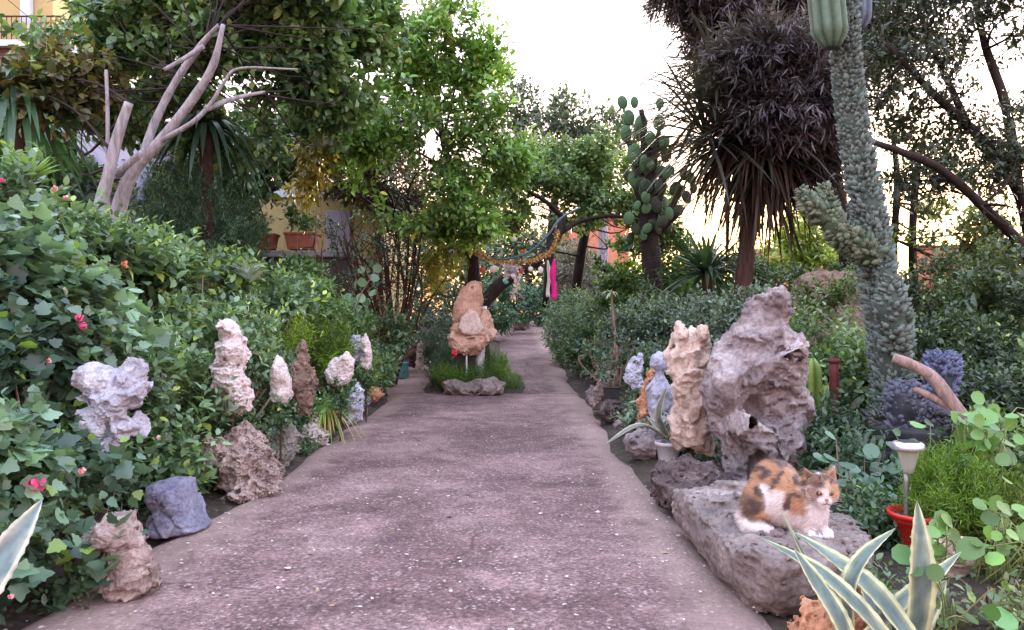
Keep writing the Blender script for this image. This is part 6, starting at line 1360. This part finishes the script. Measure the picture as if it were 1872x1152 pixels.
def coat(V):
    x = V[:, 0] / CU + 1440; z = 980 - V[:, 2] / CU
    x = x + 9 * fbm(V * 34, 1, 4); z = z + 9 * fbm(V * 34, 8, 4)
    c = np.tile(W_, (len(V), 1)); y = V[:, 1]
    def put(cx, cz, rx, rz, colr, ang=0, m=None):
        a = R(ang); dx, dz = x - cx, z - cz; u = dx * math.cos(a) + dz * math.sin(a); v = -dx * math.sin(a) + dz * math.cos(a)
        k = np.clip((1.05 - np.hypot(u / rx, v / rz)) * 2.4, 0, 1)
        if m is not None: k = k * m
        c[:] = c * (1 - k[:, None]) + np.array(colr) * k[:, None]
    body = (y > -.05) | (z > 925)
    bb = ((y > -.035) | (x < 1462)).astype(float)
    put(1370, 925, 26, 42, T_, 0, bb); put(1430, 868, 62, 26, O_, 0, bb); put(1390, 895, 34, 22, O_, -35, bb)
    put(1385, 905, 14, 9, K_, -60, bb); put(1415, 888, 20, 5, K_, -40, bb); put(1402, 876, 16, 5, K_, -30, bb)
    put(1406, 925, 11, 36, W_, -24, bb); put(1424, 955, 30, 17, W_, 0, bb); put(1398, 902, 9, 14, W_, -10, bb)
    put(1442, 915, 22, 30, O_, 12, bb); put(1436, 888, 26, 12, O_, -20, bb)
    put(1430, 921, 8, 20, K_, 28, bb); put(1445, 906, 10, 5, K_, -40, bb); put(1456, 932, 9, 16, O_, 0, bb)
    put(1442, 860, 20, 8, K_, 0, bb); put(1425, 876, 16, 4, K_, -35, bb); put(1455, 880, 12, 5, K_, -30, bb)
    put(1386, 948, 20, 12, (.50, .27, .14), 15, bb); put(1372, 935, 10, 16, K_, 10, bb); put(1365, 968, 14, 10, W_, 0, None); put(1395, 960, 22, 5, T_, 20, bb)
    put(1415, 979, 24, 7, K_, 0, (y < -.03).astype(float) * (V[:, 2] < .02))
    put(1484, 940, 30, 34, W_, 0, (z > 905).astype(float))
    hd = ((y < -.03) & (z < 926)).astype(float)
    put(1489, 876, 40, 18, T_, 0, hd); put(1465, 862, 12, 14, T_, 0, None); put(1511, 864, 14, 16, (.34, .19, .13), 0, None)
    put(1468, 898, 13, 13, (.26, .17, .14), 0, hd); put(1507, 892, 14, 16, (.46, .27, .17), 0, hd); put(1490, 884, 9, 12, (.48, .33, .25), 0, hd)
    put(1475, 878, 9, 3, K_, 20, hd); put(1502, 876, 9, 3, K_, -20, hd); put(1489, 868, 3, 9, K_, 0, hd); put(1479, 868, 2.5, 8, K_, 10, hd); put(1499, 868, 2.5, 8, K_, -10, hd)
    put(1487, 909, 13, 9, W_, 0, hd); put(1488, 898, 6, 10, (.60, .50, .45), 0, hd); put(1484, 921, 22, 8, W_, 0, hd)
    return c
cc = coat(Vc)
t = thing('cat', 'calico cat crouching on the flat slab and looking at the camera', 'cat', corg)
body = mesh_obj('body', Vc + corg, Fc, colmat('cat_fur', .85, .2, 220, .35, sheen=.3), t, col=cc)
# short fur strands over the body
tri_i = rng.integers(0, len(Fc), 26000); qd = Fc[tri_i]; wq = rng.dirichlet((1, 1, 1, 1), 26000)
pos = (Vc[qd] * wq[..., None]).sum(1); e1 = Vc[qd[:, 2]] - Vc[qd[:, 0]]; e2 = Vc[qd[:, 3]] - Vc[qd[:, 1]]; nr = np.cross(e1, e2); nr /= np.linalg.norm(nr, axis=1)[:, None] + 1e-12
fc = (cc[qd] * wq[..., None]).sum(1) * np.exp(rng.normal(0, .26, 26000))[:, None]
flow = np.tile((-.5, .45, -.35), (26000, 1)); hm = pos[:, 1] < -.09; flow[hm] = pos[hm] - np.array(q3(1488, 905, -.15)); flow[hm] /= np.linalg.norm(flow[hm], axis=1)[:, None]
ln = np.where(hm, .007, .018) * rng.uniform(.6, 1.3, 26000)
near_face = np.linalg.norm(pos - np.array(q3(1488, 897, -.14)), axis=1) < .032
for ex in (1477.5, 1498.5): near_face |= np.linalg.norm(pos - np.array(q3(ex, 895, -.133)), axis=1) < .019
m = ~near_face
leaf_obj('fur', [place(([(-.5, 0, 0), (.5, 0, 0), (0, 1, 0)] and np.array([(-.5, 0, 0), (.5, 0, 0), (0, 1, .1)], float), [[0, 1, 2]]), (pos + corg)[m], (nr * .42 + flow * .85 + rng.normal(0, .15, pos.shape))[m], nr[m], ln[m], fc[m], np.full(m.sum(), .0011))], leafmat('fur_strand', .1, .8, .15), t)
def ball(name, c, r, mat, par, sc=(1, 1, 1)):
    V, f = lathe([(math.sin(a) * r, -math.cos(a) * r) for a in np.linspace(.02, math.pi - .02, 14)], (0, 0, 0), 20); V = np.array(V) * sc + np.array(c) + corg
    return mesh_obj(name, V, f, mat, par)
amber = plain('amber_eye', (.32, .14, .03), .12, .6, .3, 60, bst=0); blk = plain('black_pupil', (.004, .004, .004), .1, .6, bst=0); nosem = plain('nose_skin', (.40, .16, .14), .5, .4, bst=0); rimm = plain('eye_rim', (.012, .01, .01), .5, .3, bst=0)
for ex in (1477.5, 1498.5):
    c = np.array(q3(ex, 895, -.1300))
    ball('eye_rim', c + (0, .0015, 0), .0112, rimm, t, (1.15, .8, .82))
    e = ball('eye', c + (0, -.0022, 0), .0094, amber, t, (1, .85, .80))
    ball('pupil', c + (0, -.0088, 0), .0036, blk, e, (.8, .6, 1.5))
ball('nose', np.array(q3(1487.5, 904.5, -.1475)), .0062, nosem, t, (1.15, .7, .75))
mb = MB()
mo = lambda a, b: np.array(q3(a, b, -.1475)) + corg
mb.add(*tube([mo(1487.5, 907), mo(1487.5, 911)], [.0009], n=3, k=5)); mb.add(*tube([mo(1487.5, 911), mo(1484.5, 913.2), mo(1481, 912.5)], [.0009], k=5)); mb.add(*tube([mo(1487.5, 911), mo(1490.5, 913.2), mo(1494, 912.5)], [.0009], k=5))
mb.build('mouth', rimm, t)
mb = MB(); rs = np.random.default_rng(3)
for sgn in (-1, 1):
    for i in range(5):
        a = np.array(q3(1487.5 + sgn * 6, 907 + i * 1.2, -.142)) + corg; b_ = a + np.array([sgn * (.052 + rs.uniform(0, .02)), .010 + rs.uniform(0, .01), .014 - i * .008])
        mb.add(*tube([a, (a + b_) / 2 + (0, -.004, .003), b_], [.0004, .0003, .0001], n=6, k=4))
mb.build('whiskers', MAT['wcloth'], t)
for o_ in bpy.data.objects:
    if '_org' in o_: del o_['_org']
t_ = bpy.data.objects['cat']; t_.scale = (.92, .92, 1.0); t_.location.z += .014
